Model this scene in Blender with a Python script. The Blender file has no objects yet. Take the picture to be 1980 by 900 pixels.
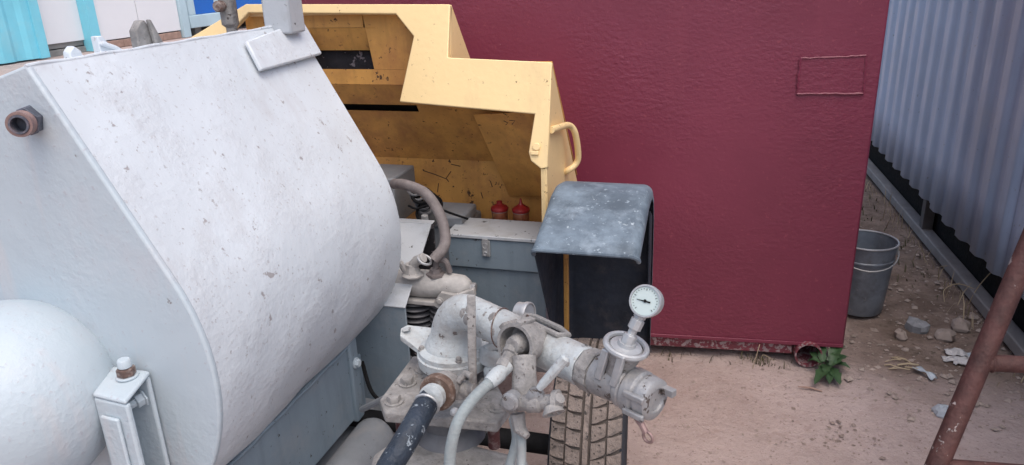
import bpy, math, random
from math import sin, cos, pi, radians
from mathutils import Vector, Matrix
random.seed(7)
V = Vector
sc = bpy.context.scene
C = sc.collection

# ------------------------------------------------------------------ camera, sky, sun, exposure
FPX, HCAM = 1440.0, 1.55
YAW, PITCH, ROLL = radians(16.5), radians(20.0), radians(2.0)
cf = V((-sin(YAW)*cos(PITCH), cos(YAW)*cos(PITCH), -sin(PITCH)))
_rt = V((cos(YAW), sin(YAW), 0)); _up = _rt.cross(cf)
cR = _rt*cos(ROLL) - _up*sin(ROLL); cU = _rt*sin(ROLL) + _up*cos(ROLL)
cP = V((0, 0, HCAM))
cam = bpy.data.cameras.new('camera'); camo = bpy.data.objects.new('camera', cam); C.objects.link(camo)
m = Matrix((cR, cU, -cf)).transposed().to_4x4(); m.translation = cP
camo.matrix_world = m
cam.sensor_width = 36; cam.lens = 36*FPX/1980; cam.clip_start = 0.05; cam.clip_end = 2000
sc.camera = camo

w = bpy.data.worlds.new('World'); sc.world = w; w.use_nodes = True
wt = w.node_tree; bg = wt.nodes['Background']
sky = wt.nodes.new('ShaderNodeTexSky'); sky.sky_type = 'NISHITA'; sky.sun_disc = False
SUN_EL, SUN_AZ = 66.0, 140.0      # azimuth clockwise from +Y
sky.sun_elevation = radians(SUN_EL); sky.sun_rotation = radians(SUN_AZ)
sky.air_density = 1.0; sky.dust_density = 4.0; sky.ozone_density = .7
wt.links.new(sky.outputs[0], bg.inputs[0]); bg.inputs[1].default_value = 0.15
sun = bpy.data.lights.new('sun', 'SUN'); sun.energy = 1.0; sun.angle = radians(80); sun.color = (1.0, 0.97, 0.93)
suno = bpy.data.objects.new('sun', sun); C.objects.link(suno)
sd = V((sin(radians(SUN_AZ))*cos(radians(SUN_EL)), cos(radians(SUN_AZ))*cos(radians(SUN_EL)), sin(radians(SUN_EL))))
suno.rotation_euler = sd.to_track_quat('Z', 'Y').to_euler()
sc.view_settings.view_transform = 'Standard'; sc.view_settings.look = 'None'
sc.view_settings.exposure = 0.5; sc.view_settings.gamma = 1.0

# survey helpers: a sight line read off the photograph, cut at a known distance of the place
def ray(u, v): return cf + cR*((u-990)/FPX) - cU*((v-450)/FPX)
def SY(u, v, y): d = ray(u, v); return cP + d*(y/d.y)
def SX(u, v, x): d = ray(u, v); return cP + d*(x/d.x)
def SZ(u, v, z): d = ray(u, v); return cP + d*((z-HCAM)/d.z)

def pj(p):
    q = V(p)-cP; D = q.dot(cf); return 990+FPX*q.dot(cR)/D, 450-FPX*q.dot(cU)/D

# ------------------------------------------------------------------ materials
MATS = {}
def mat(name, col, rough=.5, metal=0., var=.12, vs=3., bump=.15, bs=60., chip=None, dirt=None, streak=0., spec=.5, bump2=None, coat=0., bd=.004, chip2=None, bmask=None, stain=None):
    """col base; chip=(colour, threshold, scale) hard flakes; dirt=(colour, amount, scale) soft"""
    M = bpy.data.materials.new(name); M.use_nodes = True; nt = M.node_tree; N = nt.nodes; L = nt.links
    b = N['Principled BSDF']; b.inputs['Roughness'].default_value = rough; b.inputs['Metallic'].default_value = metal
    b.inputs['Specular IOR Level'].default_value = spec
    b.inputs['Coat Weight'].default_value = coat
    tc = N.new('ShaderNodeTexCoord'); co = tc.outputs['Object']
    def noise(s, det=6, ro=.6, vec=co):
        n = N.new('ShaderNodeTexNoise'); n.inputs['Scale'].default_value = s; n.inputs['Detail'].default_value = det
        n.inputs['Roughness'].default_value = ro; L.new(vec, n.inputs['Vector']); return n.outputs['Fac']
    def ramp(src, a, z, ca=0., cz=1.):
        r = N.new('ShaderNodeMapRange'); r.inputs[1].default_value = a; r.inputs[2].default_value = z
        r.inputs[3].default_value = ca; r.inputs[4].default_value = cz; L.new(src, r.inputs[0]); return r.outputs[0]
    def mix(f, a, bb):
        x = N.new('ShaderNodeMix'); x.data_type = 'RGBA'
        if isinstance(f, float): x.inputs[0].default_value = f
        else: L.new(f, x.inputs[0])
        for k, s in ((6, a), (7, bb)):
            if isinstance(s, tuple): x.inputs[k].default_value = (*s, 1)
            else: L.new(s, x.inputs[k])
        return x.outputs[2]
    c0 = tuple(max(0, c*(1-var)) for c in col); c1 = tuple(min(1, c*(1+var)) for c in col)
    cur = mix(ramp(noise(vs), .32, .68), c0, c1)
    rsock = None
    if streak:
        mp = N.new('ShaderNodeMapping'); mp.inputs['Scale'].default_value = (14, 14, 1.2); L.new(co, mp.inputs[0])
        s = ramp(noise(1.6, 5, .6, mp.outputs[0]), .48, .75, 0, streak)
        cur = mix(s, cur, tuple(c*.45 for c in col))
    if dirt:
        s = ramp(noise(dirt[2], 8, .7), .62-.3*dirt[1], .72, 0, min(1, dirt[1]+.25))
        cur = mix(s, cur, dirt[0])
    if stain:
        mp = N.new('ShaderNodeMapping'); mp.inputs['Scale'].default_value = (9, 9, 1.0); L.new(co, mp.inputs[0])
        s = ramp(noise(1.1, 6, .65, mp.outputs[0]), .56, .74, 0, stain[1])
        cur = mix(s, cur, stain[0])
    if chip2:
        s = ramp(noise(chip2[2], 4, .7), chip2[1], chip2[1]+.03, 0, .85)
        cur = mix(s, cur, chip2[0])
    hb = None
    if chip:
        f1 = noise(chip[2], 7, .62); s = ramp(f1, chip[1], chip[1]+.025)
        cur = mix(s, cur, chip[0]); hb = s
        rsock = ramp(s, 0, 1, rough, min(1, rough+.3))
    L.new(cur, b.inputs['Base Color'])
    if rsock: L.new(rsock, b.inputs['Roughness'])
    elif rough > .12:
        L.new(ramp(noise(vs*3), .3, .7, rough*.8, min(1, rough*1.2)), b.inputs['Roughness'])
    bp = N.new('ShaderNodeBump'); bp.inputs['Strength'].default_value = bump; bp.inputs['Distance'].default_value = bd
    h = noise(bs, 5, .55)
    if bump2:
        mp = N.new('ShaderNodeMapping'); mp.inputs['Scale'].default_value = bump2[1]; L.new(co, mp.inputs[0])
        h2 = noise(bump2[0], 3, .5, mp.outputs[0]); a = N.new('ShaderNodeMath'); a.operation = 'MULTIPLY_ADD'
        L.new(h2, a.inputs[0]); a.inputs[1].default_value = bump2[2]; L.new(h, a.inputs[2]); h = a.outputs[0]
    if bmask:
        k = ramp(noise(bmask, 3, .5), .38, .62, .12, 1.)
        a = N.new('ShaderNodeMath'); a.operation = 'MULTIPLY'; L.new(h, a.inputs[0]); L.new(k, a.inputs[1]); h = a.outputs[0]
    if hb is not None:
        a = N.new('ShaderNodeMath'); a.operation = 'MULTIPLY_ADD'; L.new(hb, a.inputs[0]); a.inputs[1].default_value = -.6; L.new(h, a.inputs[2]); h = a.outputs[0]
    L.new(h, bp.inputs['Height']); L.new(bp.outputs[0], b.inputs['Normal'])
    MATS[name] = M; return M

mat('tub_paint', (.625, .672, .710), .5, var=.05, vs=3.0, bump=.26, bs=120, bd=.005, chip=((.36, .345, .35), .655, 30), chip2=((.48, .485, .50), .615, 90), dirt=((.54, .56, .585), .45, 7), bump2=(55, (1, .65, 1), 1.6), bmask=7, stain=((.52, .525, .54), .6))
mat('plate_paint', (.475, .545, .590), .48, var=.05, vs=2.5, bump=.38, bs=80, bd=.005, chip=((.20, .17, .16), .665, 9), chip2=((.44, .46, .50), .63, 80), dirt=((.50, .51, .54), .35, 5), bump2=(34, (1, 1, .6), 1.2), bmask=4, stain=((.57, .53, .53), .6))
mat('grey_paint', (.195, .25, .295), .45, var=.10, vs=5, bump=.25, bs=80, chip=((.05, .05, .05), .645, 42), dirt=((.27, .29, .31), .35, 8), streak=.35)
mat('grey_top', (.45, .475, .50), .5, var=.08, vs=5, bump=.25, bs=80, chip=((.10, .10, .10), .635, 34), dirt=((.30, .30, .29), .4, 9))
mat('grey_dull', (.23, .245, .265), .6, var=.14, vs=8, bump=.3, bs=90, chip=((.07, .06, .06), .65, 40), dirt=((.30, .285, .275), .35, 9))
mat('pipe_paint', (.45, .485, .495), .55, var=.10, vs=12, bump=.6, bs=90, bd=.005, chip=((.17, .15, .14), .635, 40), chip2=((.30, .28, .27), .63, 95), dirt=((.29, .27, .25), .6, 18))
mat('mortar_metal', (.24, .23, .222), .8, var=.3, vs=26, bump=.7, bs=95, bd=.006, chip=((.12, .105, .10), .65, 60), chip2=((.18, .16, .15), .615, 120), dirt=((.40, .385, .37), .45, 30))
mat('bare_metal', (.30, .30, .305), .5, metal=.35, var=.25, vs=20, bump=.5, bs=110, chip=((.12,.10,.09), .60, 50), dirt=((.45, .42, .40), .45, 26))
mat('steel', (.42, .43, .44), .42, metal=.4, var=.12, vs=26, bump=.25, bs=120, dirt=((.33, .31, .30), .4, 34))
mat('rusty_bolt', (.13, .08, .066), .8, var=.3, vs=50, bump=.6, bs=200, dirt=((.55, .50, .46), .45, 45))
mat('brass', (.135, .085, .064), .7, metal=.15, var=.2, vs=40, bump=.4, bs=150, dirt=((.55, .5, .45), .4, 40))
mat('copper_brown', (.27, .18, .165), .5, metal=.2, var=.2, vs=40, bump=.3, bs=150, dirt=((.16, .10, .10), .4, 40))
mat('red_stud', (.075, .02, .019), .6, var=.2, vs=40, bump=.4, bs=150, dirt=((.35, .3, .28), .35, 50))
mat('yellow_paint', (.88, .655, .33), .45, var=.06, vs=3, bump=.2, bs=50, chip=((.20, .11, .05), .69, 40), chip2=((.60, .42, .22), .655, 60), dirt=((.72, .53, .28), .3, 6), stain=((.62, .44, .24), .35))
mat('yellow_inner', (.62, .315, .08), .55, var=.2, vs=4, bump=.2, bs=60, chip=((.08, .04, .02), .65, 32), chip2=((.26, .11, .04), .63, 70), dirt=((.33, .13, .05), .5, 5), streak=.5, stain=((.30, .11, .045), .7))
mat('cast_pale', (.40, .385, .37), .7, var=.18, vs=24, bump=.4, bs=90, bd=.004, chip=((.15,.13,.12), .66, 60), dirt=((.27,.255,.245), .45, 20))
mat('fin_dark', (.13, .13, .14), .6, var=.2, vs=20, bump=.2, bs=60)
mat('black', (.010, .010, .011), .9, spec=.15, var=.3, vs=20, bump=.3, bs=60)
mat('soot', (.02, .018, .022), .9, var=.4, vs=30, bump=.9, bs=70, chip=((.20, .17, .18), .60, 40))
mat('fender_rubber', (.105, .14, .175), .58, var=.25, vs=7, bump=.4, bs=70, chip=((.42, .48, .52), .66, 36), chip2=((.30, .36, .41), .625, 55), dirt=((.25, .32, .38), .6, 8), stain=((.34, .41, .47), .7))
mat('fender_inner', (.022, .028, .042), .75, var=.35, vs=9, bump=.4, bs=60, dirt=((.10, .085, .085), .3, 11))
mat('tyre', (.040, .042, .050), .85, spec=.25, var=.2, vs=14, bump=.3, bs=90, dirt=((.055, .05, .05), .35, 12))
mat('tread', (.205, .165, .143), .95, var=.25, vs=26, bump=1., bs=100, bd=.007, chip=((.07, .06, .055), .61, 70), chip2=((.12, .10, .09), .56, 45), dirt=((.15, .125, .115), .5, 16))
mat('hose_grey', (.17, .145, .14), .7, var=.2, vs=18, bump=.4, bs=110, dirt=((.30, .27, .26), .45, 22))
mat('hose_black', (.018, .028, .045), .55, var=.3, vs=20, bump=.7, bs=150, chip=((.26, .30, .34), .60, 60), dirt=((.035, .05, .07), .5, 30))
mat('hose_white', (.27, .305, .31), .62, var=.14, vs=20, bump=.4, bs=120, dirt=((.25, .24, .235), .45, 24))
mat('maroon', (.190, .030, .058), .40, var=.14, vs=1.3, bump=.52, bs=85, bd=.004, spec=.5, bump2=(52, (.85, 1, 1.5), 1.3), chip=((.36, .24, .24), .745, 55), chip2=((.25,.05,.075), .63, 60), bmask=2.2, stain=((.23, .042, .07), .4))
mat('maroon_worn', (.19, .04, .055), .65, var=.2, vs=6, bump=.5, bs=60, chip=((.36, .27, .27), .52, 60), dirt=((.10,.03,.035), .5, 8))
mat('sheet_blue', (.37, .475, .63), .42, metal=.08, var=.10, vs=2., bump=.06, bs=30, dirt=((.42, .48, .55), .35, 3), streak=.22, chip2=((.26,.30,.36), .66, 30))
mat('rail_grey', (.27, .255, .25), .7, var=.12, vs=6, bump=.3, bs=60, dirt=((.19, .16, .15), .35, 8))
mat('post_dark', (.10, .095, .095), .75, var=.2, vs=8, bump=.3, bs=60)
mat('bucket', (.24, .275, .32), .42, metal=.4, var=.2, vs=9, bump=.25, bs=40, dirt=((.12, .12, .13), .5, 12), chip2=((.34,.35,.36), .65, 50), stain=((.30,.31,.33), .5))
mat('rust_red', (.075, .029, .025), .7, var=.35, vs=22, bump=.8, bs=90, chip=((.42, .35, .33), .625, 26), dirt=((.12, .055, .045), .5, 26))
mat('turquoise', (.22, .66, .80), .5, var=.1, vs=.8, bump=.1, bs=10, dirt=((.36, .62, .68), .3, 1.2))
mat('white_panel', (.78, .80, .82), .5, var=.03, vs=.6, bump=.05, bs=8)
mat('blue_panel', (.006, .13, .52), .5, var=.06, vs=1, bump=.05, bs=8)
mat('pale_blue', (.45, .60, .66), .5, var=.08, vs=2, bump=.05, bs=8)
mat('wood_brown', (.36, .24, .19), .8, var=.2, vs=6, bump=.2, bs=20, dirt=((.22, .15, .11), .3, 8))
mat('plinth_grey', (.25, .25, .24), .8, var=.2, vs=3, bump=.2, bs=20)
mat('red_plastic', (.22, .008, .012), .35, var=.15, vs=30, bump=.1, bs=60)
mat('can_brown', (.22, .07, .035), .35, metal=.2, var=.3, vs=40, bump=.1, bs=60, dirt=((.40,.22,.10), .5, 30))
mat('dial', (.50, .585, .57), .3, var=.03, vs=20, bump=.02, bs=60, chip=((.40, .48, .46), .70, 60))
mat('stone_grey', (.28, .28, .29), .9, var=.2, vs=22, bump=.8, bs=60)
mat('stone_tan', (.36, .29, .25), .9, var=.2, vs=22, bump=.8, bs=60)
mat('stone_blue', (.46, .50, .54), .8, var=.15, vs=24, bump=.8, bs=60)
mat('leaf_brown', (.26, .20, .17), .9, var=.3, vs=22, bump=.4, bs=60)
mat('dust_groove', (.085, .07, .062), .95, var=.3, vs=22, bump=.5, bs=60)
mat('nut_dark', (.10, .11, .14), .45, metal=.4, var=.3, vs=30, bump=.4, bs=90, dirt=((.40, .28, .27), .35, 30))
mat('litter_white', (.60, .57, .55), .7, var=.1, vs=30, bump=.4, bs=80)
mat('straw', (.42, .33, .22), .8, var=.25, vs=9, bump=.1, bs=60)
mat('dark_straw', (.10, .09, .05), .85, var=.3, vs=9, bump=.1, bs=60)
mat('weld_smear', (.05, .025, .02), .7, var=.2, vs=9, bump=.1, bs=60)

# leaves
M = mat('leaf', (.036, .080, .030), .5, var=.35, vs=16, bump=.2, bs=60)
M.node_tree.nodes['Principled BSDF'].inputs['Transmission Weight'].default_value = 0.0

# ground: trampled sandy clay, darker earth by the fence
G = bpy.data.materials.new('ground_sand'); G.use_nodes = True
nt = G.node_tree; N = nt.nodes; L = nt.links; b = N['Principled BSDF']; b.inputs['Roughness'].default_value = .95; b.inputs['Specular IOR Level'].default_value = .2
tc = N.new('ShaderNodeTexCoord')
def gn(s, det=8, ro=.6):
    n = N.new('ShaderNodeTexNoise'); n.inputs['Scale'].default_value = s; n.inputs['Detail'].default_value = det; n.inputs['Roughness'].default_value = ro
    L.new(tc.outputs['Object'], n.inputs['Vector']); return n.outputs['Fac']
def gr(src, a, z, o0=0., o1=1.):
    r = N.new('ShaderNodeMapRange'); r.inputs[1].default_value = a; r.inputs[2].default_value = z; r.inputs[3].default_value = o0; r.inputs[4].default_value = o1
    L.new(src, r.inputs[0]); return r.outputs[0]
def gm(f, a, bb):
    x = N.new('ShaderNodeMix'); x.data_type = 'RGBA'; L.new(f, x.inputs[0])
    for k, s in ((6, a), (7, bb)):
        if isinstance(s, tuple): x.inputs[k].default_value = (*s, 1)
        else: L.new(s, x.inputs[k])
    return x.outputs[2]
def ga(op, a, bb):
    x = N.new('ShaderNodeMath'); x.operation = op
    for k, s in ((0, a), (1, bb)):
        if isinstance(s, (int, float)): x.inputs[k].default_value = s
        else: L.new(s, x.inputs[k])
    return x.outputs[0]
col = gm(gr(gn(2.2), .35, .65), (.42, .325, .295), (.53, .425, .395))
col = gm(gr(gn(17), .55, .75, 0, .6), col, (.34, .245, .21))
col = gm(gr(gn(60, 4, .7), .60, .68, 0, .8), col, (.22, .165, .145))
col = gm(gr(gn(140, 3, .7), .60, .66, 0, .7), col, (.56, .47, .43))
col = gm(gr(gn(5, 6, .7), .56, .70, 0, .5), col, (.33, .255, .225))
sx = N.new('ShaderNodeSeparateXYZ'); L.new(tc.outputs['Object'], sx.inputs[0])
earth = ga('ADD', ga('ADD', gr(sx.outputs['Y'], 2.55, 3.0), ga('MULTIPLY', ga('SUBTRACT', gn(3.5), .5), 1.6)), 0)
right = gr(sx.outputs['X'], .35, .75)
near = gr(sx.outputs['Y'], 7.5, 9, 1, 0)
em = ga('MULTIPLY', ga('MULTIPLY', gr(earth, .2, .8), right), near)
ecol = gm(gr(gn(7), .38, .62), (.175, .125, .10), (.30, .225, .185))
ecol = gm(gr(gn(30, 5, .7), .55, .68, 0, .8), ecol, (.085, .07, .05))
col = gm(em, col, ecol)
L.new(col, b.inputs['Base Color'])
bp = N.new('ShaderNodeBump'); bp.inputs['Strength'].default_value = .8; bp.inputs['Distance'].default_value = .022
L.new(ga('ADD', gn(26, 8, .7), ga('MULTIPLY', gn(6), 1.2)), bp.inputs['Height']); L.new(bp.outputs[0], b.inputs['Normal'])
MATS['ground_sand'] = G

# ------------------------------------------------------------------ mesh builder
class MB:
    def __init__(s): s.v = []; s.f = []
    def add(s, vs, fs):
        o = len(s.v); s.v += [V(p) for p in vs]; s.f += [tuple(i+o for i in f) for f in fs]; return s
    def box(s, a, b):
        x0, y0, z0 = a; x1, y1, z1 = b
        return s.hexa([(x0,y0,z0),(x1,y0,z0),(x1,y1,z0),(x0,y1,z0),(x0,y0,z1),(x1,y0,z1),(x1,y1,z1),(x0,y1,z1)])
    def hexa(s, p): return s.add(p, [(3,2,1,0),(4,5,6,7),(0,1,5,4),(1,2,6,5),(2,3,7,6),(3,0,4,7)])
    def obox(s, c, ax, ay, az):
        c, ax, ay, az = V(c), V(ax), V(ay), V(az)
        return s.hexa([c-ax-ay-az, c+ax-ay-az, c+ax+ay-az, c-ax+ay-az, c-ax-ay+az, c+ax-ay+az, c+ax+ay+az, c-ax+ay+az])
    def slab(s, poly, off):
        """polygon (world points) given thickness along off"""
        off = V(off); n = len(poly); p = [V(q) for q in poly]
        vs = p + [q+off for q in p]
        fs = [tuple(range(n-1, -1, -1)), tuple(range(n, 2*n))] + [(i, (i+1) % n, n+(i+1) % n, n+i) for i in range(n)]
        return s.add(vs, fs)
    def tube(s, path, r, seg=14, cap=True):
        path = [V(p) for p in path]; n = len(path)
        rs = r if isinstance(r, (list, tuple)) else [r]*n
        t0 = (path[1]-path[0]).normalized(); ref = V((0,0,1)) if abs(t0.z) < .9 else V((1,0,0))
        u = t0.cross(ref).normalized(); vs = []; pt = t0
        for i in range(n):
            t = (path[min(i+1, n-1)]-path[max(i-1, 0)]).normalized()
            u = (pt.rotation_difference(t) @ u); u = (u - t*u.dot(t)).normalized(); w_ = t.cross(u); pt = t
            for k in range(seg):
                a = 2*pi*k/seg; vs.append(path[i] + (u*cos(a)+w_*sin(a))*rs[i])
        fs = [(i*seg+k, i*seg+(k+1) % seg, (i+1)*seg+(k+1) % seg, (i+1)*seg+k) for i in range(n-1) for k in range(seg)]
        if cap: fs += [tuple(range(seg-1, -1, -1)), tuple(range((n-1)*seg, n*seg))]
        return s.add(vs, fs)
    def lathe(s, o, ax, prof, seg=24, cap=True, ph=0.):
        """prof: (distance along axis, radius)"""
        o = V(o); ax = V(ax).normalized(); ref = V((0,0,1)) if abs(ax.z) < .9 else V((1,0,0))
        u = ax.cross(ref).normalized(); w_ = ax.cross(u); vs = []
        for d, r in prof:
            for k in range(seg):
                a = 2*pi*k/seg+ph; vs.append(o + ax*d + (u*cos(a)+w_*sin(a))*max(r, 1e-5))
        n = len(prof)
        fs = [(i*seg+k, i*seg+(k+1) % seg, (i+1)*seg+(k+1) % seg, (i+1)*seg+k) for i in range(n-1) for k in range(seg)]
        if cap: fs += [tuple(range(seg-1, -1, -1)), tuple(range((n-1)*seg, n*seg))]
        return s.add(vs, fs)
    def ring(s, c, ax, R, r, seg=28, sg=8):
        c = V(c); ax = V(ax).normalized(); ref = V((0,0,1)) if abs(ax.z) < .9 else V((1,0,0))
        u = ax.cross(ref).normalized(); w_ = ax.cross(u); vs = []
        for i in range(seg):
            a = 2*pi*i/seg; d = u*cos(a)+w_*sin(a)
            for k in range(sg):
                q = 2*pi*k/sg; vs.append(c + d*(R+r*cos(q)) + ax*(r*sin(q)))
        fs = [(i*sg+k, i*sg+(k+1) % sg, ((i+1) % seg)*sg+(k+1) % sg, ((i+1) % seg)*sg+k) for i in range(seg) for k in range(sg)]
        return s.add(vs, fs)
    def grid(s, fn, nu, nv):
        vs = [fn(i/nu, j/nv) for j in range(nv+1) for i in range(nu+1)]
        fs = [(j*(nu+1)+i, j*(nu+1)+i+1, (j+1)*(nu+1)+i+1, (j+1)*(nu+1)+i) for j in range(nv) for i in range(nu)]
        return s.add(vs, fs)
    def hexbolt(s, c, ax, r=.011, h=.009, washer=True):
        c = V(c); ax = V(ax).normalized()
        if washer: s.lathe(c, ax, [(0, r*1.35), (.003, r*1.35)], 16)
        s.lathe(c+ax*.0031, ax, [(0, r), (h*.8, r), (h, r*.88)], 6); return s
    def build(s, name, mt, parent=None, bevel=0., smooth=35, bseg=2):
        me = bpy.data.meshes.new(name); me.from_pydata(s.v, [], s.f); me.validate()
        o = bpy.data.objects.new(name, me); C.objects.link(o)
        me.materials.append(MATS[mt] if isinstance(mt, str) else mt)
        import bmesh
        bm = bmesh.new(); bm.from_mesh(me); bmesh.ops.recalc_face_normals(bm, faces=bm.faces); bm.to_mesh(me); bm.free()
        for p in me.polygons: p.use_smooth = True
        me.set_sharp_from_angle(angle=radians(smooth))
        if bevel:
            md = o.modifiers.new('bevel', 'BEVEL'); md.width = bevel; md.segments = bseg; md.limit_method = 'ANGLE'; md.angle_limit = radians(40)
        if parent is not None:
            o.parent = parent
            if parent.type == 'EMPTY': o.matrix_parent_inverse = Matrix.Translation(-parent.location)
        return o
def tag(o, label=None, cat=None, group=None, kind=None):
    if label: o['label'] = label
    if cat: o['category'] = cat
    if group: o['group'] = group
    if kind: o['kind'] = kind
    return o
def thing(name, loc, label, cat, group=None):
    o = bpy.data.objects.new(name, None); o.location = loc; o.empty_display_size = .1; C.objects.link(o)
    return tag(o, label, cat, group)
def spline(pts, n=8):
    P = [V(p) for p in pts]; P = [P[0]*2-P[1]] + P + [P[-1]*2-P[-2]]; out = []
    for i in range(1, len(P)-2):
        for k in range(n):
            t = k/n; a, b_, c, d = P[i-1], P[i], P[i+1], P[i+2]
            out.append(.5*((2*b_) + (c-a)*t + (2*a-5*b_+4*c-d)*t*t + (3*b_-a-3*c+d)*t**3))
    out.append(P[-2]); return out
def hn(x, y): return sin(x*1.7+y*2.3)+.6*sin(x*4.1-y*3.3+1)+.4*sin(x*9.3+y*7.1+2)

# ------------------------------------------------------------------ ground
xs = sorted(set([-260,-120,-60,-30,-16,-10,-6,-4,-3,-2] + [round(-2+.1*i, 2) for i in range(1, 46)] + [3,4,6,10,20,40,90,200]))
ys = sorted(set([-120,-60,-30,-12,-5,-2,-.5] + [round(-.5+.1*i, 2) for i in range(1, 71)] + [7,8,10,13,17,22,30,50,90,180,400]))
g = MB()
def gz(x, y):
    if -2 < x < 2.6 and 0 < y < 6.5:
        z = .006*hn(x*2.2, y*2.0) + .003*hn(y*9, x*8)
        return z - .006
    return -.006
vs = [(x, y, gz(x, y)) for y in ys for x in xs]; nx = len(xs)
g.add(vs, [(j*nx+i, j*nx+i+1, (j+1)*nx+i+1, (j+1)*nx+i) for j in range(len(ys)-1) for i in range(nx-1)])
tag(g.build('ground', 'ground_sand', smooth=180), kind='structure')

# ------------------------------------------------------------------ maroon steel container
def wy(x): return 2.765 + .092*(x+.26)          # front wall line
box = thing('steel_container', (-.5, 3.3, 0), 'tall dark red painted steel container with hammered paint behind the yellow hood', 'container')
XL, XR = -1.62, .500
dep = V((-.092, 1, 0)).normalized()*1.25
def fr(x, z, o=0.): return V((x, wy(x)-o, z))
mb = MB(); mb.hexa([fr(XL,.085), fr(XR,.085), fr(XR,.085)+dep, fr(XL,.085)+dep, fr(XL,2.45), fr(XR,2.45), fr(XR,2.45)+dep, fr(XL,2.45)+dep])
mb.build('wall', 'maroon', box, bevel=.008)
mb = MB()                                        # lower edge lip over the base channel
mb.slab([fr(XL+.002,.085,.006), fr(XR-.002,.085,.006), fr(XR-.002,.10,.006), fr(XL+.002,.10,.006)], (0,.005,0)); mb.build('wall_hem', 'maroon', box, bevel=.002)
mb = MB(); mb.hexa([fr(XL+.02,.036,-.012), fr(.312,.036,-.012), fr(.312,.036,-.012)+dep*.92, fr(XL+.02,.036,-.012)+dep*.92, fr(XL+.02,.083,-.012), fr(.312,.083,-.012), fr(.312,.083,-.012)+dep*.92, fr(XL+.02,.083,-.012)+dep*.92])
mb.build('base_channel', 'maroon_worn', box, bevel=.004)
# pipe skid at the right corner
o_ = V((.372, wy(.372)-.025, .052)); mb = MB(); mb.lathe(o_, dep, [(0,.046),(0,.052),(1.2,.052),(1.2,.046),(0,.046)], 28, cap=False); mb.build('skid_pipe', 'maroon_worn', box)
o_ = V((XL+.15, wy(XL+.15)+.03, .042)); mb = MB(); mb.lathe(o_, dep, [(0,.036),(0,.041),(1.1,.041),(1.1,.036),(0,.036)], 24, cap=False); mb.build('skid_pipe', 'maroon_worn', box)
# welded patch plate
pq = [(1541,181),(1669,181),(1674,108),(1548,113)]
pts = []
for u, v in pq:
    d = ray(u, v); n = V((-.092, 1, 0)); t = (n.dot(fr(0, 1)-cP))/n.dot(d); pts.append(cP + d*t)
mb = MB(); mb.slab([p+V((0,-.004,0)) for p in pts], (0,.010,0)); mb.build('patch_plate', 'maroon', box, bevel=.002)
mb = MB()
for a, b_ in ((0,1),(1,2),(2,3),(3,0)):
    n = 14; path = [pts[a].lerp(pts[b_], i/n)+V((random.uniform(-.0015,.0015), -.004, random.uniform(-.0015,.0015))) for i in range(n+1)]
    if (a, b_) == (1,2) or (a, b_) == (3,0): path = path[::1]
    mb.tube(path, [random.uniform(.003,.0055) for _ in path], 6)
mb.build('weld_bead', 'maroon', box)

# ------------------------------------------------------------------ corrugated shed on the right
shed = thing('corrugated_shed', (1.9, 4.0, 0), 'blue-grey corrugated metal shed raised on a rail at the right', 'shed')
def fx(y): return 1.125 - .052*(y-3.2)
pitch = .20
def corr(y, yo):
    ph = ((y-1.2)/pitch) % 1
    h = .5-.5*cos(2*pi*ph); h = max(0, min(1, (h-.5)*1.7+.5)); h = h*h*(3-2*h)
    return fx(y) - .024*h + .004*sin(y*2.3+1)
for k in range(8):
    ya, yb = 1.2+k*1.0-.03, 2.2+k*1.0+.03; n = 130; pr = [ya+(yb-ya)*i/n for i in range(n+1)]; dz = random.uniform(-.008,.008); dx = .0015*(k % 2)
    rows = [0, .25, .6, 1.1, 1.6, 2.02-.275]
    mb = MB(); mb.add([(corr(y, ya)-dx+.003*hn(y*1.3+k, r*2.1)*(r*.4), y, .275+dz+r + (.004*sin(y*3.1) if r == 0 else 0)) for r in rows for y in pr], [(j*(n+1)+i, j*(n+1)+i+1, (j+1)*(n+1)+i+1, (j+1)*(n+1)+i) for j in range(len(rows)-1) for i in range(n)])
    wall = mb.build('corrugated_sheet', 'sheet_blue', shed, smooth=40); md = wall.modifiers.new('s', 'SOLIDIFY'); md.thickness = .0012
# rail along the ground, posts, far walls and roof that keep the inside dark
p0, p1 = V((1.10, 1.2, 0)), V((1.02, 9.0, 0)); ra = []
for q in (p0, p1): ra.append(q)
xx = lambda y: 1.163-.057*(y-3.1)
mb = MB(); mb.hexa([(xx(1.2)-.005,1.2,.012),(xx(1.2)+.060,1.2,.012),(xx(9)+.060,9,.012),(xx(9)-.005,9,.012),(xx(1.2)-.005,1.2,.066),(xx(1.2)+.060,1.2,.066),(xx(9)+.060,9,.066),(xx(9)-.005,9,.066)])
mb.build('ground_rail', 'rail_grey', shed, bevel=.006)
for y in (2.0, 4.42, 6.8):
    mb = MB(); mb.box((xx(y)+.004, y-.035, .062), (xx(y)+.058, y+.035, 1.98)); mb.build('post', 'post_dark', shed, bevel=.004)
mb = MB(); mb.box((1.20, 1.15, 2.0), (5.2, 9.1, 2.05)); mb.build('roof', 'plinth_grey', shed)
mb = MB(); mb.box((5.0, 1.2, -.02), (5.06, 9.0, 2.0)); mb.build('back_wall', 'plinth_grey', shed)
mb = MB(); mb.box((1.35, 1.2, -.02), (5.0, 1.26, 2.0)); mb.build('side_wall', 'plinth_grey', shed)
mb = MB(); mb.box((1.35, 8.9, -.02), (5.0, 8.96, 2.0)); mb.build('side_wall', 'plinth_grey', shed)
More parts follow.
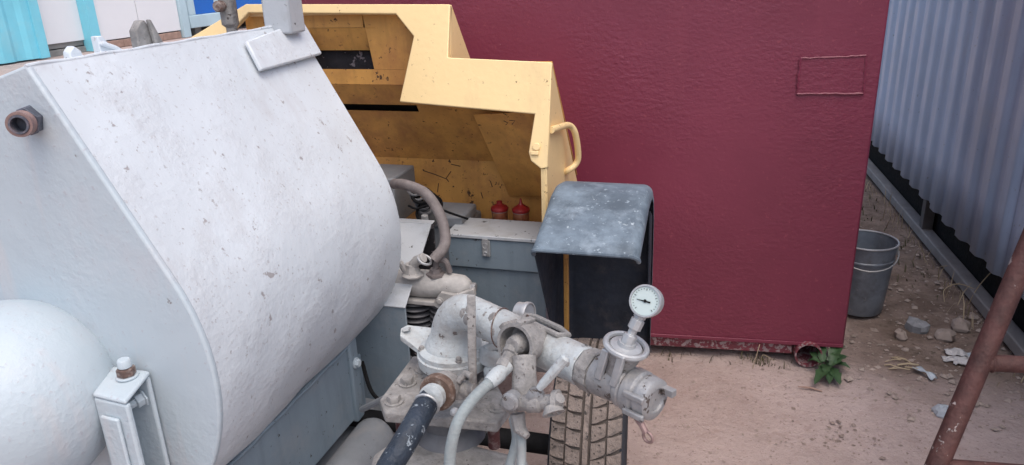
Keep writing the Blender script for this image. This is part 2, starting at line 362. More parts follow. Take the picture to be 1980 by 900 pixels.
mb = MB(); mb.hexa([(xx(1.3)+.066,1.3,-.01),(xx(1.3)+.085,1.3,-.01),(xx(8.8)+.085,8.8,-.01),(xx(8.8)+.066,8.8,-.01),(xx(1.3)+.066,1.3,.328),(xx(1.3)+.085,1.3,.328),(xx(8.8)+.085,8.8,.328),(xx(8.8)+.066,8.8,.328)]); mb.build('plinth_or_shade_board', 'black', shed)  # black board added behind the rail to paint in the shade under the sheets
mb = MB(); mb.box((1.20, 1.3, .33), (4.99, 8.88, .40)); mb.build('floor_deck', 'wood_brown', shed)

# ------------------------------------------------------------------ bucket
bc = V((.635, 3.40, 0))
bk = thing('metal_bucket', bc, 'grey galvanised metal bucket standing behind the red container', 'bucket')
mb = MB(); mb.lathe(bc, (0,0,1), [(.004,.004),(.004,.098),(.012,.102),(.10,.109),(.255,.120),(.258,.124),(.264,.124),(.267,.121),(.335,.1285),(.335,.1265),(.265,.118),(.02,.099),(.012,.004)], 40, cap=False); mb.build('body', 'bucket', bk)
mb = MB(); mb.ring(bc+V((0,0,.335)), (0,0,1), .1285, .0045, 44); mb.build('rim', 'steel', bk)
mb = MB(); hp = [bc + V((.13*cos(a), -.02-.145*sin(a)*.9, .300-.055*sin(a))) for a in [pi*i/14 for i in range(15)]]
mb.tube(hp, .003, 8); mb.build('handle', 'steel', bk)
for sgn in (-1, 1):
    mb = MB(); mb.box(bc+V((sgn*.126-.004,-.018,.280)), bc+V((sgn*.126+.004,.018,.320))); mb.build('handle_lug', 'steel', bk, bevel=.002)

# ------------------------------------------------------------------ rusty trestle at the right
tr = thing('rusty_trestle', (.40, 1.42, 0), 'rusty dark red welded pipe trestle with peeling paint at the right edge', 'trestle')
A = V((.513,1.617,.438)); B = V((.674,1.83,.875)); d = (B-A); 
bot = A - d*(A.z/d.z); top = B + d*.75
mb = MB(); mb.tube([bot.lerp(top, i/10) for i in range(11)], .0235, 18); mb.build('leg', 'rust_red', tr)
off = V((.55,.06,0))
leg2b = bot+off+V((.1,0,0)); mb = MB(); mb.tube([leg2b.lerp(top+off-V((.1,0,0)), i/10) for i in range(11)], .0235, 18); mb.build('leg', 'rust_red', tr)
def bar(z, dz=0):
    a = bot + d*((z-bot.z)/d.z); c = leg2b.lerp(top+off-V((.1,0,0)), z/top.z); mb = MB(); mb.tube([a, a.lerp(c,.5), c+V((0,0,dz))], .0195, 16); return mb.build('crossbar', 'rust_red', tr)
bar(.655); bar(.435); bar(1.1)
mb = MB()
for z in (.655, .435):
    a = bot + d*((z-bot.z)/d.z); mb.ring(a+V((.024,.004,0)), (1,.1,0), .0195, .004, 18, 6)
mb.build('weld_bead', 'rust_red', tr)

# ------------------------------------------------------------------ buildings far left
fk = thing('turquoise_kiosk', (-13.4, 13, 0), 'turquoise framed kiosk with tall white door panels far at the left', 'kiosk')
FX = -13.4
mb = MB(); n = 60; prof = []
for i in range(n+1):
    y = 6.0+(12.25-6.0)*i/n; prof.append((FX+.05*(1 if (i//3) % 2 else 0), y))
mb.add([(x,y,.03) for x,y in prof]+[(x,y,2.9) for x,y in prof], [(i,i+1,n+2+i,n+1+i) for i in range(n)])
mb.build('ribbed_wall', 'turquoise', fk, smooth=20)
mb = MB(); mb.box((FX-.02,12.1,.02),(FX+.09,12.32,2.9)); mb.build('corner_post', 'turquoise', fk, bevel=.01)
mb = MB(); mb.box((FX-.20,12.30,.25),(FX-.15,13.497,2.9)); mb.build('wall_panel', 'white_panel', fk)
mb = MB(); mb.box((FX-.35,12.30,-.01),(FX-.16,13.50,.12)); mb.build('plinth_or_shade_board', 'plinth_grey', fk, bevel=.008)
mb = MB(); mb.box((FX-.35,12.30,.14),(FX-.20,13.50,.248)); mb.build('plinth_or_shade_board', 'plinth_grey', fk, bevel=.008)
mb = MB(); mb.box((FX-.20,13.50,.0),(FX+.06,13.76,2.9)); mb.build('door_post', 'turquoise', fk, bevel=.01)
mb = MB(); mb.box((FX-.05,13.79,.19),(FX+.0,15.02,2.9)); mb.build('door', 'white_panel', fk, bevel=.008)
mb = MB(); mb.box((FX-.05,15.04,.19),(FX+.0,16.42,2.9)); mb.build('door', 'white_panel', fk, bevel=.008)
for k in range(4):
    mb = MB(); ya = 13.79+.655*k; mb.box((FX-.06,ya,0),(FX+.012-.004*k,ya+.645,.165)); mb.build('threshold_plank', 'wood_brown', fk, bevel=.01)
mb = MB(); mb.box((FX-.1,16.43,.0),(FX+.07,16.70,2.9)); mb.build('door_post', 'pale_blue', fk, bevel=.01)
mb = MB(); mb.box((FX-3,6.0,2.9),(FX+.2,16.7,3.0)); mb.build('roof', 'turquoise', fk)
mb = MB(); mb.box((FX-3,6.0,0),(FX-2.95,16.7,2.9)); mb.build('back_wall', 'turquoise', fk)
bl = thing('blue_cabin', (-13.9, 18.5, 0), 'deep blue cabin on a pale sill beyond the white doors', 'cabin')
mb = MB(); mb.box((-16,17.05,.52),(-13.42,20.6,2.9)); mb.build('wall', 'blue_panel', bl, bevel=.01)
mb = MB(); mb.box((-16,16.75,.20),(-13.34,20.6,.515)); mb.build('sill', 'pale_blue', bl, bevel=.02)
mb = MB(); mb.box((-13.6,16.76,.516),(-13.36,17.04,2.9)); mb.build('corner_post', 'pale_blue', bl, bevel=.02)
mb = MB(); mb.box((-13.55,17.9,.53),(-13.39,18.15,2.9)); mb.build('mullion', 'pale_blue', bl, bevel=.02)
for y in (17.2, 20.2):
    mb = MB(); mb.box((-15.8,y,-.01),(-13.6,y+.25,.2)); mb.build('foot_beam', 'plinth_grey', bl)

# ================================================================== the mixer pump trailer
TR = thing('mixer_pump_trailer', (-1.1, 1.6, 0), 'white and yellow wheeled mortar mixing pump with big white tub and open hood', 'mixer pump')

# ---- mixing tub
CX, CZ, RR = -1.29, .84, .42
prof = [V((-1.126, 0, 1.414))]
for k in range(1, 5): prof.append(V((-1.126,0,1.414)).lerp(V((CX+RR*cos(radians(30)),0,CZ+RR*sin(radians(30)))), k/5))
for k in range(43): a = radians(30-5*k); prof.append(V((CX+RR*cos(a), 0, CZ+RR*sin(a))))
prof.append(V((-1.71,0,1.24)))
ny = 34
def tubpt(i, j):
    p = prof[i]; y = 1.0+.825*j/ny; nrm = (p-V((CX,0,CZ))).normalized()
    o = .0022*hn(p.x*5+p.z*6, y*6) if 0 < j < ny and i > 0 else 0
    return V((p.x, y, p.z)) + nrm*o
mb = MB(); npf = len(prof)
vs = [tubpt(i, j) for j in range(ny+1) for i in range(npf)]
fs = [(j*npf+i, j*npf+i+1, (j+1)*npf+i+1, (j+1)*npf+i) for j in range(ny) for i in range(npf-1)]
fs += [tuple(ny*npf+i for i in range(npf))]
mb.add(vs, fs); tub = mb.build('mixing_tub', 'tub_paint', TR, smooth=50)
mb = MB(); cen = V((-1.30,0,.90)); pl = [V((p.x, .989, p.z))+((p-cen).normalized())*.0008 for p in prof]; mb.slab(pl, (0,.0145,0))
ep = mb.build('end_plate', 'plate_paint', tub, bevel=.005, bseg=3)
mb = MB(); mb.slab([(-1.124,.992,1.412),(-1.124,1.823,1.412),(-1.709,1.823,1.238),(-1.709,.992,1.238)], (0,0,-.012)); lid = mb.build('lid', 'tub_paint', tub)
mb = MB(); mb.tube([V((-1.1275,.99+.833*i/30,1.4125+.0012*sin(i*1.3))) for i in range(31)], .0035, 8); mb.build('rim_bead', 'tub_paint', tub)
# lugs and lever on the lid
mb = MB(); mb.slab([(-1.35,1.292,1.32),(-1.35,1.355,1.32),(-1.35,1.330,1.40),(-1.35,1.313,1.412),(-1.35,1.298,1.40)], (-.02,0,0)); mb.build('lid_lug', 'tub_paint', tub, bevel=.004)
mb = MB(); mb.slab([(-1.35,1.382,1.32),(-1.35,1.460,1.32),(-1.35,1.425,1.385),(-1.35,1.396,1.424),(-1.35,1.382,1.424)], (-.02,0,0)); mb.tube([(-1.345,1.382,1.41),(-1.345,1.420,1.395),(-1.345,1.460,1.37)], .006, 8); mb.build('lid_lug', 'tub_paint', tub, bevel=.004)
mb = MB(); mb.slab([(-1.35,1.500,1.31),(-1.35,1.60,1.31),(-1.35,1.568,1.365),(-1.35,1.548,1.425),(-1.35,1.535,1.447),(-1.35,1.522,1.447),(-1.35,1.500,1.425)], (-.022,0,0)); mb.slab([(-1.349,1.556,1.31),(-1.349,1.612,1.31),(-1.349,1.562,1.405),(-1.349,1.541,1.448),(-1.349,1.534,1.448)], (.012,0,0)); mb.build('lid_lever', 'mortar_metal', tub, bevel=.003)
# hinge bracket at the far top corner, with its post
bq = [V((-1.097,1.558,1.394)), V((-1.112,1.84,1.42)), V((-1.061,1.834,1.332)), V((-1.059,1.546,1.328))]
nn = V((.866,0,.5)); mb = MB(); mb.slab([p+nn*.003 for p in bq], -nn*.012); mb.build('hinge_bracket', 'tub_paint', tub, bevel=.004)
mb = MB(); mb.box((-1.148,1.715,1.395),(-1.070,1.785,1.80)); mb.build('hinge_post', 'grey_top', tub, bevel=.006)
# threaded nipple on the end plate
nc = SY(62,232,.99); na = (SY(22,247,.92)-nc).normalized()
mb = MB(); mb.lathe(nc, na, [(0,.027),(.004,.027),(.004,.0245),(.030,.0245)], 6, ph=.3); nip = mb.build('nipple_nut', 'nut_dark', tub, bevel=.002)
mb = MB(); mb.lathe(nc, na, [(.0305,.020),(.034,.0215),(.037,.0200),(.040,.0215),(.043,.0200),(.047,.0215),(.051,.0208),(.051,.0165),(.046,.0150),(.020,.0120),(.019,.001)], 28, cap=False); mb.build('threaded_nipple', 'copper_brown', tub)
mb = MB(); mb.lathe(nc, na, [(.0512,.0162),(.0535,.0155),(.0535,.0125),(.03,.0115),(.028,.001)], 28, cap=False); mb.build('nipple_insert', 'nut_dark', tub)

# ---- drive dome at the tub axis
mb = MB(); dc = V((-1.250,.893,.812)); RD = .187; pr = [(-.105,.150),(-.085,.152)]
for k in range(0, 29): a = radians(-54+k*5.14); pr.append((RD*sin(a), RD*cos(a)))
pr = [pr[0]]+pr[2:]
mb.lathe(dc, (0,-1,0), pr, 60); dome = mb.build('drive_dome', 'plate_paint', TR, smooth=60)
mb = MB(); mb.ring(dc+V((0,.090,0)), (0,1,0), .156, .006, 48, 8); mb.build('dome_weld', 'plate_paint', dome)

# ---- upright channel bracket with bolts, front of the end plate
fl, fr_, bk_ = SY(180,770,.90), SY(244,784,.892), SY(287,727,.978)
zt = (fl.z+fr_.z+bk_.z)/3; zt = .838
bl_ = V((bk_.x-.085, .984, 0)); low = .36
def col_(pts, th): return [V((p.x, p.y, low)) for p in pts], th
mb = MB()
def post(p, q, n, th, z1):
    p, q, n = V((p.x,p.y,0)), V((q.x,q.y,0)), V(n).normalized()*th
    mb.hexa([p+V((0,0,low)), q+V((0,0,low)), q+n+V((0,0,low)), p+n+V((0,0,low)), p+V((0,0,z1)), q+V((0,0,z1)), q+n+V((0,0,z1)), p+n+V((0,0,z1))])
post(fl, fr_, (0,1,0), .012, zt); post(fl, bl_, (1,0,0), .010, zt); post(bl_, V((bk_.x,.984,0)), (0,-1,0), .010, zt+.004)
mb.slab([V((fl.x,fl.y,zt)), V((fr_.x,fr_.y,zt)), V((bk_.x,.984,zt+.005)), V((bl_.x,.984,zt+.005))], (0,0,.010))
brk = mb.build('support_bracket', 'plate_paint', TR, bevel=.005, bseg=3)
mb = MB(); a_ = V((fl.x,fl.y,0)); b2 = V((fr_.x,fr_.y,0)); p, q = a_.lerp(b2,.18), a_.lerp(b2,.72); n = V((0,-.008,0)); z1 = zt-.030
mb.hexa([p+V((0,-.0005,low)), q+V((0,-.0005,low)), q+n+V((0,0,low)), p+n+V((0,0,low)), p+V((0,-.0005,z1)), q+V((0,-.0005,z1)), q+n+V((0,0,z1)), p+n+V((0,0,z1))]); mb.build('stiffener_strip', 'plate_paint', brk, bevel=.003)
bt = V((bk_.x-.027,.957,zt+.014)); mb = MB(); mb.lathe(bt, (0,0,1), [(0,.020),(.004,.020)], 20); mb.lathe(bt, (0,0,1), [(.021,.0125),(.034,.012),(.037,.010)], 14); mb.build('bolt_stud', 'plate_paint', brk, bevel=.001)
mb = MB(); mb.lathe(bt, (0,0,1), [(.0045,.0170),(.018,.0170),(.020,.0145)], 6, ph=.4); mb.build('bolt_nut', 'rusty_bolt', brk, bevel=.0015)
sb_ = SY(278,768,.972); mb = MB(); mb.lathe(sb_, (-.35,-1,-.1), [(0,.018),(.004,.018),(.004,.014),(.018,.014),(.018,.009),(.030,.009)], 6, ph=.2); mb.build('side_bolt', 'plate_paint', brk, bevel=.0015)

# ---- chassis under the tub
mb = MB(); X0 = -.975
mb.slab([(X0,.80,.56),(X0,1.665,.56),(X0,1.665,.322),(X0,.80,.342)], (-.008,0,0)); fp = mb.build('frame_panel', 'grey_paint', TR, bevel=.003)
mb = MB(); mb.box((X0-.012,1.628,.315),(X0+.012,1.672,.575)); mb.build('panel_flange', 'grey_paint', fp, bevel=.006)
mb = MB(); mb.hexbolt((X0+.0125,1.650,.50), (1,0,0), .012, .010); mb.build('flange_bolt', 'plate_paint', fp)
mb = MB(); mb.tube([(X0+.004,.8+.85*i/20,.558+.002*sin(i*2)) for i in range(21)], .004, 6); mb.build('panel_weld', 'grey_paint', fp)
mb = MB(); mb.tube([(-.925,.55,.262),(-.925,1.0,.262),(-.925,1.45,.262),(-.925,1.64,.262)], [.062]*4, 26); sp = mb.build('air_pipe', 'grey_dull', TR)
mb = MB(); pr = [(0,.062)] + [(.045*sin(radians(a)), .062*cos(radians(a))) for a in range(15, 91, 15)]; mb.lathe((-.925,1.64,.262), (0,1,0), pr, 26); mb.build('pipe_end_cap', 'grey_dull', sp)
mb = MB(); mb.tube(spline([SY(700,792,1.55), SY(735,775,1.50), SY(775,755,1.44), SY(815,735,1.38)]), .009, 10); mb.build('linkage_rod', 'grey_dull', TR)
# main beams and axle, mostly below the frame
mb = MB(); mb.box((-1.06,.5,.16),(-1.0,3.0,.26)); mb.build('chassis_beam', 'grey_dull', TR, bevel=.004)
mb = MB(); mb.box((-1.62,.5,.16),(-1.56,3.0,.26)); mb.build('chassis_beam', 'grey_dull', TR, bevel=.004)
mb = MB(); mb.box((-1.0,2.30,.14),(-.52,2.36,.30)); mb.build('cross_beam', 'grey_dull', TR, bevel=.004)
mb = MB(); mb.tube([(-2.2,1.68,.295),(-.30,1.68,.295)], .028, 14); mb.build('axle', 'black', TR)
for (x, y) in ((-1.03,.62),(-1.59,.62)):
    mb = MB(); mb.tube([(x,y,0),(x,y,.16)], .03, 14); mb.build('prop_leg', 'grey_dull', TR)
# tub saddles
for y in (1.12, 1.72):
    mb = MB(); mb.box((-1.60,y,.258),(-1.0,y+.03,.47)); mb.build('tub_saddle', 'grey_paint', TR, bevel=.003)

# ---- sloped cabinet beyond the tub
cx0, cx1 = -1.06, -.882
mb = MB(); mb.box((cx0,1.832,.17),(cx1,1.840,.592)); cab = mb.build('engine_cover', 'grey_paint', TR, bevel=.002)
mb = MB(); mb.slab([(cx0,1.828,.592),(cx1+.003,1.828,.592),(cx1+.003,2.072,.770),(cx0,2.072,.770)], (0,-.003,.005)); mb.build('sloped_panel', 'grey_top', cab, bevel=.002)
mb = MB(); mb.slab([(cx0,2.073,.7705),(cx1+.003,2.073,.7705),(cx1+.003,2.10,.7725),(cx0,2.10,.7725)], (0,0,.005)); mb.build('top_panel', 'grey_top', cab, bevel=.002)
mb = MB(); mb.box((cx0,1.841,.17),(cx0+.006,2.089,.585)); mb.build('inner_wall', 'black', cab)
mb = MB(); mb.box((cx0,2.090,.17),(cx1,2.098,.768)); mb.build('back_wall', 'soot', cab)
# breather box behind
mb = MB(); mb.hexa([(-1.22,2.228,.70),(-1.075,2.228,.70),(-1.075,2.42,.70),(-1.22,2.42,.70),(-1.22,2.235,.868),(-1.077,2.235,.868),(-1.077,2.42,.868),(-1.22,2.42,.868)]); mb.build('air_filter_box', 'grey_dull', TR, bevel=.006)

# ---- engine: cylinder head, fins, small fittings
mb = MB(); e0 = V((-.955,1.93,.632))
mb.lathe(e0, (1,0,0), [(0,.036),(.02,.042),(.11,.043),(.14,.040),(.20,.038),(.225,.036),(.235,.030),(.245,.022),(.25,.012)], 22)
hd = mb.build('cylinder_head', 'cast_pale', TR)
mb = MB(); mb.box((-.955,1.885,.578),(-.74,1.99,.594)); mb.build('head_gasket', 'cast_pale', hd, bevel=.004)
mb = MB(); mb.lathe((-.71,1.93,.632), (1,0,0), [(0,.016),(.018,.016),(.020,.012)], 6); mb.build('head_plug', 'bare_metal', hd, bevel=.001)
for cxp in (-.895, -.795):
    for k in range(7):
        mb = MB(); mb.lathe((cxp,1.945,.566-.019*k), (0,0,1), [(0,.052),(.003,.055),(.006,.052)], 26); mb.build('cooling_fin', 'fin_dark', hd)
    mb = MB(); mb.lathe((cxp,1.945,.38), (0,0,1), [(0,.040),(.17,.040)], 20); mb.build('cylinder_barrel', 'soot', hd)
mb = MB(); mb.box((-1.0,1.90,.20),(-.70,2.05,.385)); mb.build('crankcase', 'fin_dark', hd, bevel=.01)
# fittings on the head
mb = MB(); h0 = V((-.880,1.90,.668)); mb.lathe(h0, (0,0,1), [(0,.034),(.006,.036),(.012,.026),(.03,.020),(.04,.021)], 8); mb.tube([h0+V((0,0,.03)), h0+V((.018,-.005,.052)), h0+V((.045,-.008,.066))], .015, 12); mb.tube([h0+V((-.02,-.01,.02)), h0+V((-.028,-.02,.05))], .009, 8); mb.build('hose_elbow', 'cast_pale', hd, bevel=.001)
mb = MB(); h1 = V((-.815,1.925,.665)); mb.lathe(h1, (0,0,1), [(0,.030),(.008,.030),(.010,.020),(.022,.018)], 6); mb.tube(spline([h1+V((0,0,.02)), h1+V((.008,0,.046)), h1+V((.034,.0,.048)), h1+V((.044,.004,.012))]), .009, 10); mb.build('breather_pipe', 'hose_grey', hd)
mb = MB(); mb.ring((-.834,1.893,.727), (.5,-.1,.85), .021, .004, 22); mb.build('hose_clamp', 'steel', TR)
hp = [SY(762,356,2.10), SY(785,358,2.06), SY(822,374,2.02), SY(848,410,1.98), SY(860,450,1.95), SY(858,478,1.92), SY(838,503,1.895)]
mb = MB(); mb.tube(spline(hp, 8), .0165, 16); mb.build('breather_hose', 'hose_grey', TR)
mb = MB(); q0 = SY(842,572,1.90); q1 = SY(912,566,1.86)
mb.slab([SY(835,590,1.88), SY(852,566,1.88), SY(880,572,1.88), SY(915,560,1.88), SY(918,574,1.88), SY(885,588,1.88), SY(860,605,1.88)], (0,.018,0)); mb.hexbolt(SY(851,582,1.876), (0,-1,0), .009,.007); mb.hexbolt(SY(886,574,1.876), (0,-1,.6), .008,.007); mb.build('intake_bracket', 'cast_pale', TR, bevel=.004)
# dark engine block behind with small grey bits and white cap
mb = MB(); mb.box((-1.0,2.26,.50),(-.84,2.46,.70)); eb = mb.build('engine_block', 'grey_dull', TR, bevel=.012)
mb = MB(); mb.lathe((-.965,2.26,.745), (.3,-.9,.2), [(0,.045),(.03,.045),(.04,.03)], 20); mb.build('alternator', 'post_dark', eb)
for k in range(5):
    mb = MB(); mb.ring((-.972+.004*k,2.22+.014*k,.82-.012*k), (.2,-.6,.7), .030, .006, 18, 6); mb.build('coil_loop', 'black', eb)
mb = MB(); mb.lathe(SY(822,428,2.16), (0,0,1), [(0,.0115),(.020,.0115),(.022,.009)], 16); mb.build('filler_cap', 'steel', eb)
mb = MB(); mb.box((-.985,2.24,.70),(-.838,2.40,.742)); mb.build('rocker_cover', 'grey_dull', eb, bevel=.008)

for pts_, r_ in (([SY(800,372,2.23), SY(812,392,2.21), SY(806,415,2.20), SY(822,440,2.18)], .005), ([SY(790,398,2.20), SY(805,404,2.19), SY(830,398,2.2), SY(870,412,2.22), SY(905,424,2.24)], .004), ([SY(700,700,1.72), SY(720,760,1.66), SY(760,790,1.6), SY(800,800,1.56)], .006)):
    mb = MB(); mb.tube(spline(pts_, 7), r_, 8); mb.build('cable', 'black', TR)
for k in range(5):
    mb = MB(); p = SY(802+5*k,368+9*k,2.225); mb.ring(p, (.3,-.5,.8), .022, .0045, 16, 6); mb.build('corrugated_conduit', 'fin_dark', eb)
# ---- toolbox and lower panel
tx0, tx1 = -.862, -.548
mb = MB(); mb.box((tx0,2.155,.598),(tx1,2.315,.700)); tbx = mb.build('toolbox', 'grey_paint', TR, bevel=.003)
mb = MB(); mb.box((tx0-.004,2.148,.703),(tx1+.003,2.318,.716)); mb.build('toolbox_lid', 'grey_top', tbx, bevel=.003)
lx = -.727; mb = MB(); mb.box((lx-.014,2.1475,.645),(lx+.014,2.1535,.700)); mb.box((lx-.009,2.1405,.648),(lx+.009,2.147,.708)); mb.ring((lx,2.139,.658), (0,-1,0), .006, .002, 16, 6); mb.ring((lx,2.140,.685), (0,-1,0), .009, .0015, 16, 6); mb.build('latch', 'steel', tbx, bevel=.001)
mb = MB(); mb.box((tx0,2.17,.25),(-.535,2.30,.594)); mb.build('fuel_tank', 'grey_paint', TR, bevel=.006)

# ---- yellow hood
Hn = V((0,-1,.3)).normalized()          # outward normal of the tilted front sheet
def hp_(x, z, o=0.): return V((x, 2.12+(z-1.1)*.3, z)) + Hn*o
t = .006
hood_root = None
def sheet(pts, n, name, mt, parent, th=t, bevel=.002):
    mb = MB(); mb.slab([V(p) for p in pts], V(n).normalized()*th); return mb.build(name, mt, parent, bevel=bevel)
# front sheet as outer polygon with stepped opening (drawn as one closed outline)
outl = [(-1.96,1.15),(-1.80,1.324),(-1.545,1.447),(-.829,1.434),(-.829,1.281),(-.503,1.268),(-.500,.972),(-.520,.968),(-.552,.990),(-.560,1.014),(-.547,1.123),(-.984,1.150),(-.944,1.343),(-1.007,1.409),(-1.535,1.420),(-1.640,1.325),(-1.74,1.15)]
fh = sheet([hp_(x,z) for x, z in outl], -Hn, 'hood', 'yellow_paint', TR, th=.02, bevel=.003)
tag(fh, 'open yellow engine hood')
# lower sloped skin, upper sloped skin, sides and top edges
lo0, lo1 = (2.186,1.262), (2.548,.800); up0, up1 = (2.238,1.428), (2.392,1.243)
def yz(x, p): return V((x, p[0], p[1]))
n1 = V((0, -(lo1[1]-lo0[1]), (lo1[0]-lo0[0])))          # outer side
def off_(p, k): return (p[0]+n1.normalized().y*k, p[1]+n1.normalized().z*k)
lo0o, lo1o = off_(lo0, .004), off_(lo1, .022)
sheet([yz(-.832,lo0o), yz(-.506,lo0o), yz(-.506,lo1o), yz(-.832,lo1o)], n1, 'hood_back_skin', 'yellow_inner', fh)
lm = off_((lo0[0]+(lo1[0]-lo0[0])*.24, lo0[1]+(lo1[1]-lo0[1])*.24), .03); ll = off_(lo1, .03)
sheet([yz(-1.60,lm), yz(-.838,lm), yz(-.838,ll), yz(-1.60,ll)], n1, 'hood_back_skin', 'yellow_paint', fh)
sheet([yz(-1.56,up0), yz(-.832,up0), yz(-.832,up1), yz(-1.56,up1)], n1, 'hood_top_skin', 'yellow_paint', fh)
sheet([yz(-.503,(2.176,1.264)), yz(-.503,lo1), yz(-.503,(2.548,.60)), yz(-.503,(2.10,.60)), yz(-.503,(2.085,.97))], (-1,0,0), 'hood_side', 'yellow_paint', fh)
sheet([yz(-.829,(2.228,1.43)), yz(-.829,up1), yz(-.829,(2.392,1.20)), yz(-.829,(2.19,1.20))], (-1,0,0), 'hood_upper_side', 'yellow_paint', fh)
# inner walls
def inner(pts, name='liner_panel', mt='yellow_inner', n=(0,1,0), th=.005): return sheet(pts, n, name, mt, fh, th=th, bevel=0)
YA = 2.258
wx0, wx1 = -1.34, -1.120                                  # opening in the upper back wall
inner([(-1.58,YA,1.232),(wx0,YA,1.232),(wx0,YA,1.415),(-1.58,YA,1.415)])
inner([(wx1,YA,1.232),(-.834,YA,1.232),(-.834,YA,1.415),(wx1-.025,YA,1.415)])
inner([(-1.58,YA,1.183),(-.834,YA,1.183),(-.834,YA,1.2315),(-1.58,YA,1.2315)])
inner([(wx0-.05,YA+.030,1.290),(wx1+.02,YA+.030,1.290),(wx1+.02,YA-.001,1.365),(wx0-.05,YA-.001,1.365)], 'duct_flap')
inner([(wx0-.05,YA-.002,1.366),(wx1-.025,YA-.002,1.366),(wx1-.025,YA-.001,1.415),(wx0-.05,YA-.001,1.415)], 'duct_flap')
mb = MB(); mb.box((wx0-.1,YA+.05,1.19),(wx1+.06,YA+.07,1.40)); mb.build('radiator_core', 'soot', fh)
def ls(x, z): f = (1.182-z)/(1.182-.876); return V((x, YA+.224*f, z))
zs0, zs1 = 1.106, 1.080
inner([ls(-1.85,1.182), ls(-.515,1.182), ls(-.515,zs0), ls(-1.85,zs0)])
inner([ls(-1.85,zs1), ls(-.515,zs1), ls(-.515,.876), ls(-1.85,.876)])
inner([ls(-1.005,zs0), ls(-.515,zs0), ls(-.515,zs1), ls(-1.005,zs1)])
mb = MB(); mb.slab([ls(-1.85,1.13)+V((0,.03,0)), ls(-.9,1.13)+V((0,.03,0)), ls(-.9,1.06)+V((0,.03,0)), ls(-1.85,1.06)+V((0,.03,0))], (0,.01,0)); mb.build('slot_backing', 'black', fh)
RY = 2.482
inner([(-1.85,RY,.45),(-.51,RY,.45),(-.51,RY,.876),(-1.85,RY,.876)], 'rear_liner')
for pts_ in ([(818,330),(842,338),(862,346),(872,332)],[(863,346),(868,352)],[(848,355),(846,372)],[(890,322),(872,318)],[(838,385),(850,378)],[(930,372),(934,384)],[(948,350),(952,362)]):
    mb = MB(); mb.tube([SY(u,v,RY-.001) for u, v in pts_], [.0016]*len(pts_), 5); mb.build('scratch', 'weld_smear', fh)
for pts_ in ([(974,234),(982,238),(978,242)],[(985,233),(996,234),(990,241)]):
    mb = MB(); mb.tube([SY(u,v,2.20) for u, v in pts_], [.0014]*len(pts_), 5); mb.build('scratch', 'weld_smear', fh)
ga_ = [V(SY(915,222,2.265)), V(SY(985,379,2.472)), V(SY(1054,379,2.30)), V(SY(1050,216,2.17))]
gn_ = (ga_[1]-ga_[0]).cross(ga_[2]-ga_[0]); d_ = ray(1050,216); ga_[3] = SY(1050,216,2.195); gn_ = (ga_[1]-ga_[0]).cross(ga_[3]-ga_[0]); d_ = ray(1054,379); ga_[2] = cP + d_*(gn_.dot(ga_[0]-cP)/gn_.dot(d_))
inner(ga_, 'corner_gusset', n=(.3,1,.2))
mb = MB(); mb.tube(spline([SX(1066,252,-.498), SX(1080,247,-.49), SY(1100,243,2.30), SY(1112,258,2.33), SY(1118,300,2.36), SY(1113,318,2.36), SY(1098,330,2.34), SY(1088,336,2.36)], 6), .0105, 12); mb.build('hood_handle', 'yellow_paint', fh)
mb = MB(); mb.tube([hp_(-.536,1.03,.002), hp_(-.536,1.03,.007)], .012, 12); mb.obox(hp_(-.540,1.012,.004), (.012,0,0), Hn*.004, V((0,.3,1)).normalized()*.006); mb.build('hinge_stub', 'yellow_paint', fh, bevel=.002)
mb = MB(); mb.box((-.522,2.086,.55),(-.508,2.098,.966)); mb.build('hood_post', 'yellow_paint', fh, bevel=.002)

# ---- mudguard
fx0, fx1 = -.466, -.188
fpf = [(1.735,.852),(1.742,.860),(1.80,.880),(1.88,.905),(1.96,.936),(2.02,.945),(2.08,.935),(2.13,.895),(2.16,.82),(2.172,.70),(2.175,.55),(2.175,.34)]
def fsec(y, z, nrm, o):
    """cross section with rounded shoulders; o = inset"""
    r = .028; out = []
    drop = .040
    a = [(fx0+o, -drop)] + [(fx0+r+ (r-o)*cos(q), -r + (r-o)*sin(q)) for q in [radians(180-15*k) for k in range(7)]] + [(fx1-r+(r-o)*cos(q), -r+(r-o)*sin(q)) for q in [radians(90-15*k) for k in range(7)]] + [(fx1-o, -drop)]
    return [V((x, y+nrm[0]*h, z+nrm[1]*h)) for x, h in a]
def fnorm(i):
    a = fpf[max(i-1,0)]; b_ = fpf[min(i+1,len(fpf)-1)]; ty, tz = b_[0]-a[0], b_[1]-a[1]; l = math.hypot(ty,tz); return (-tz/l, ty/l)
def fshell(o, name, mt, parent):
    mb = MB(); secs = []
    for i, (y, z) in enumerate(fpf): secs.append(fsec(y, z, fnorm(i), o))
    n = len(secs[0]); mb.add([p for s_ in secs for p in s_], [(i*n+k, i*n+k+1, (i+1)*n+k+1, (i+1)*n+k) for i in range(len(secs)-1) for k in range(n-1)])
    return mb.build(name, mt, parent, smooth=60)
fd = fshell(0, 'mudguard', 'fender_rubber', TR)
fi = fshell(.005, 'mudguard_lining', 'fender_inner', fd)
mb = MB(); lipp = fsec(*fpf[0], fnorm(0), .002); mb.tube([p+V((0,-.002,-.002)) for p in lipp], .0065, 8); mb.build('mudguard_lip', 'fender_rubber', fd)
mb = MB(); mb.slab([(fx0+.004,1.76,.82),(fx0+.004,2.168,.88),(fx0+.004,2.168,.44),(fx0+.004,1.98,.44)], (.004,0,0)); mb.build('side_skirt', 'fender_inner', fd)
mb = MB(); mb.slab([(fx1-.004,2.06,.86),(fx1-.004,2.168,.80),(fx1-.004,2.172,.47),(fx1-.004,2.10,.50)], (-.004,0,0)); mb.build('side_skirt', 'fender_inner', fd)
mb = MB(); mb.box((-.432,1.975,.42),(-.418,1.99,.86)); mb.build('mudguard_strut', 'yellow_inner', TR, bevel=.002)

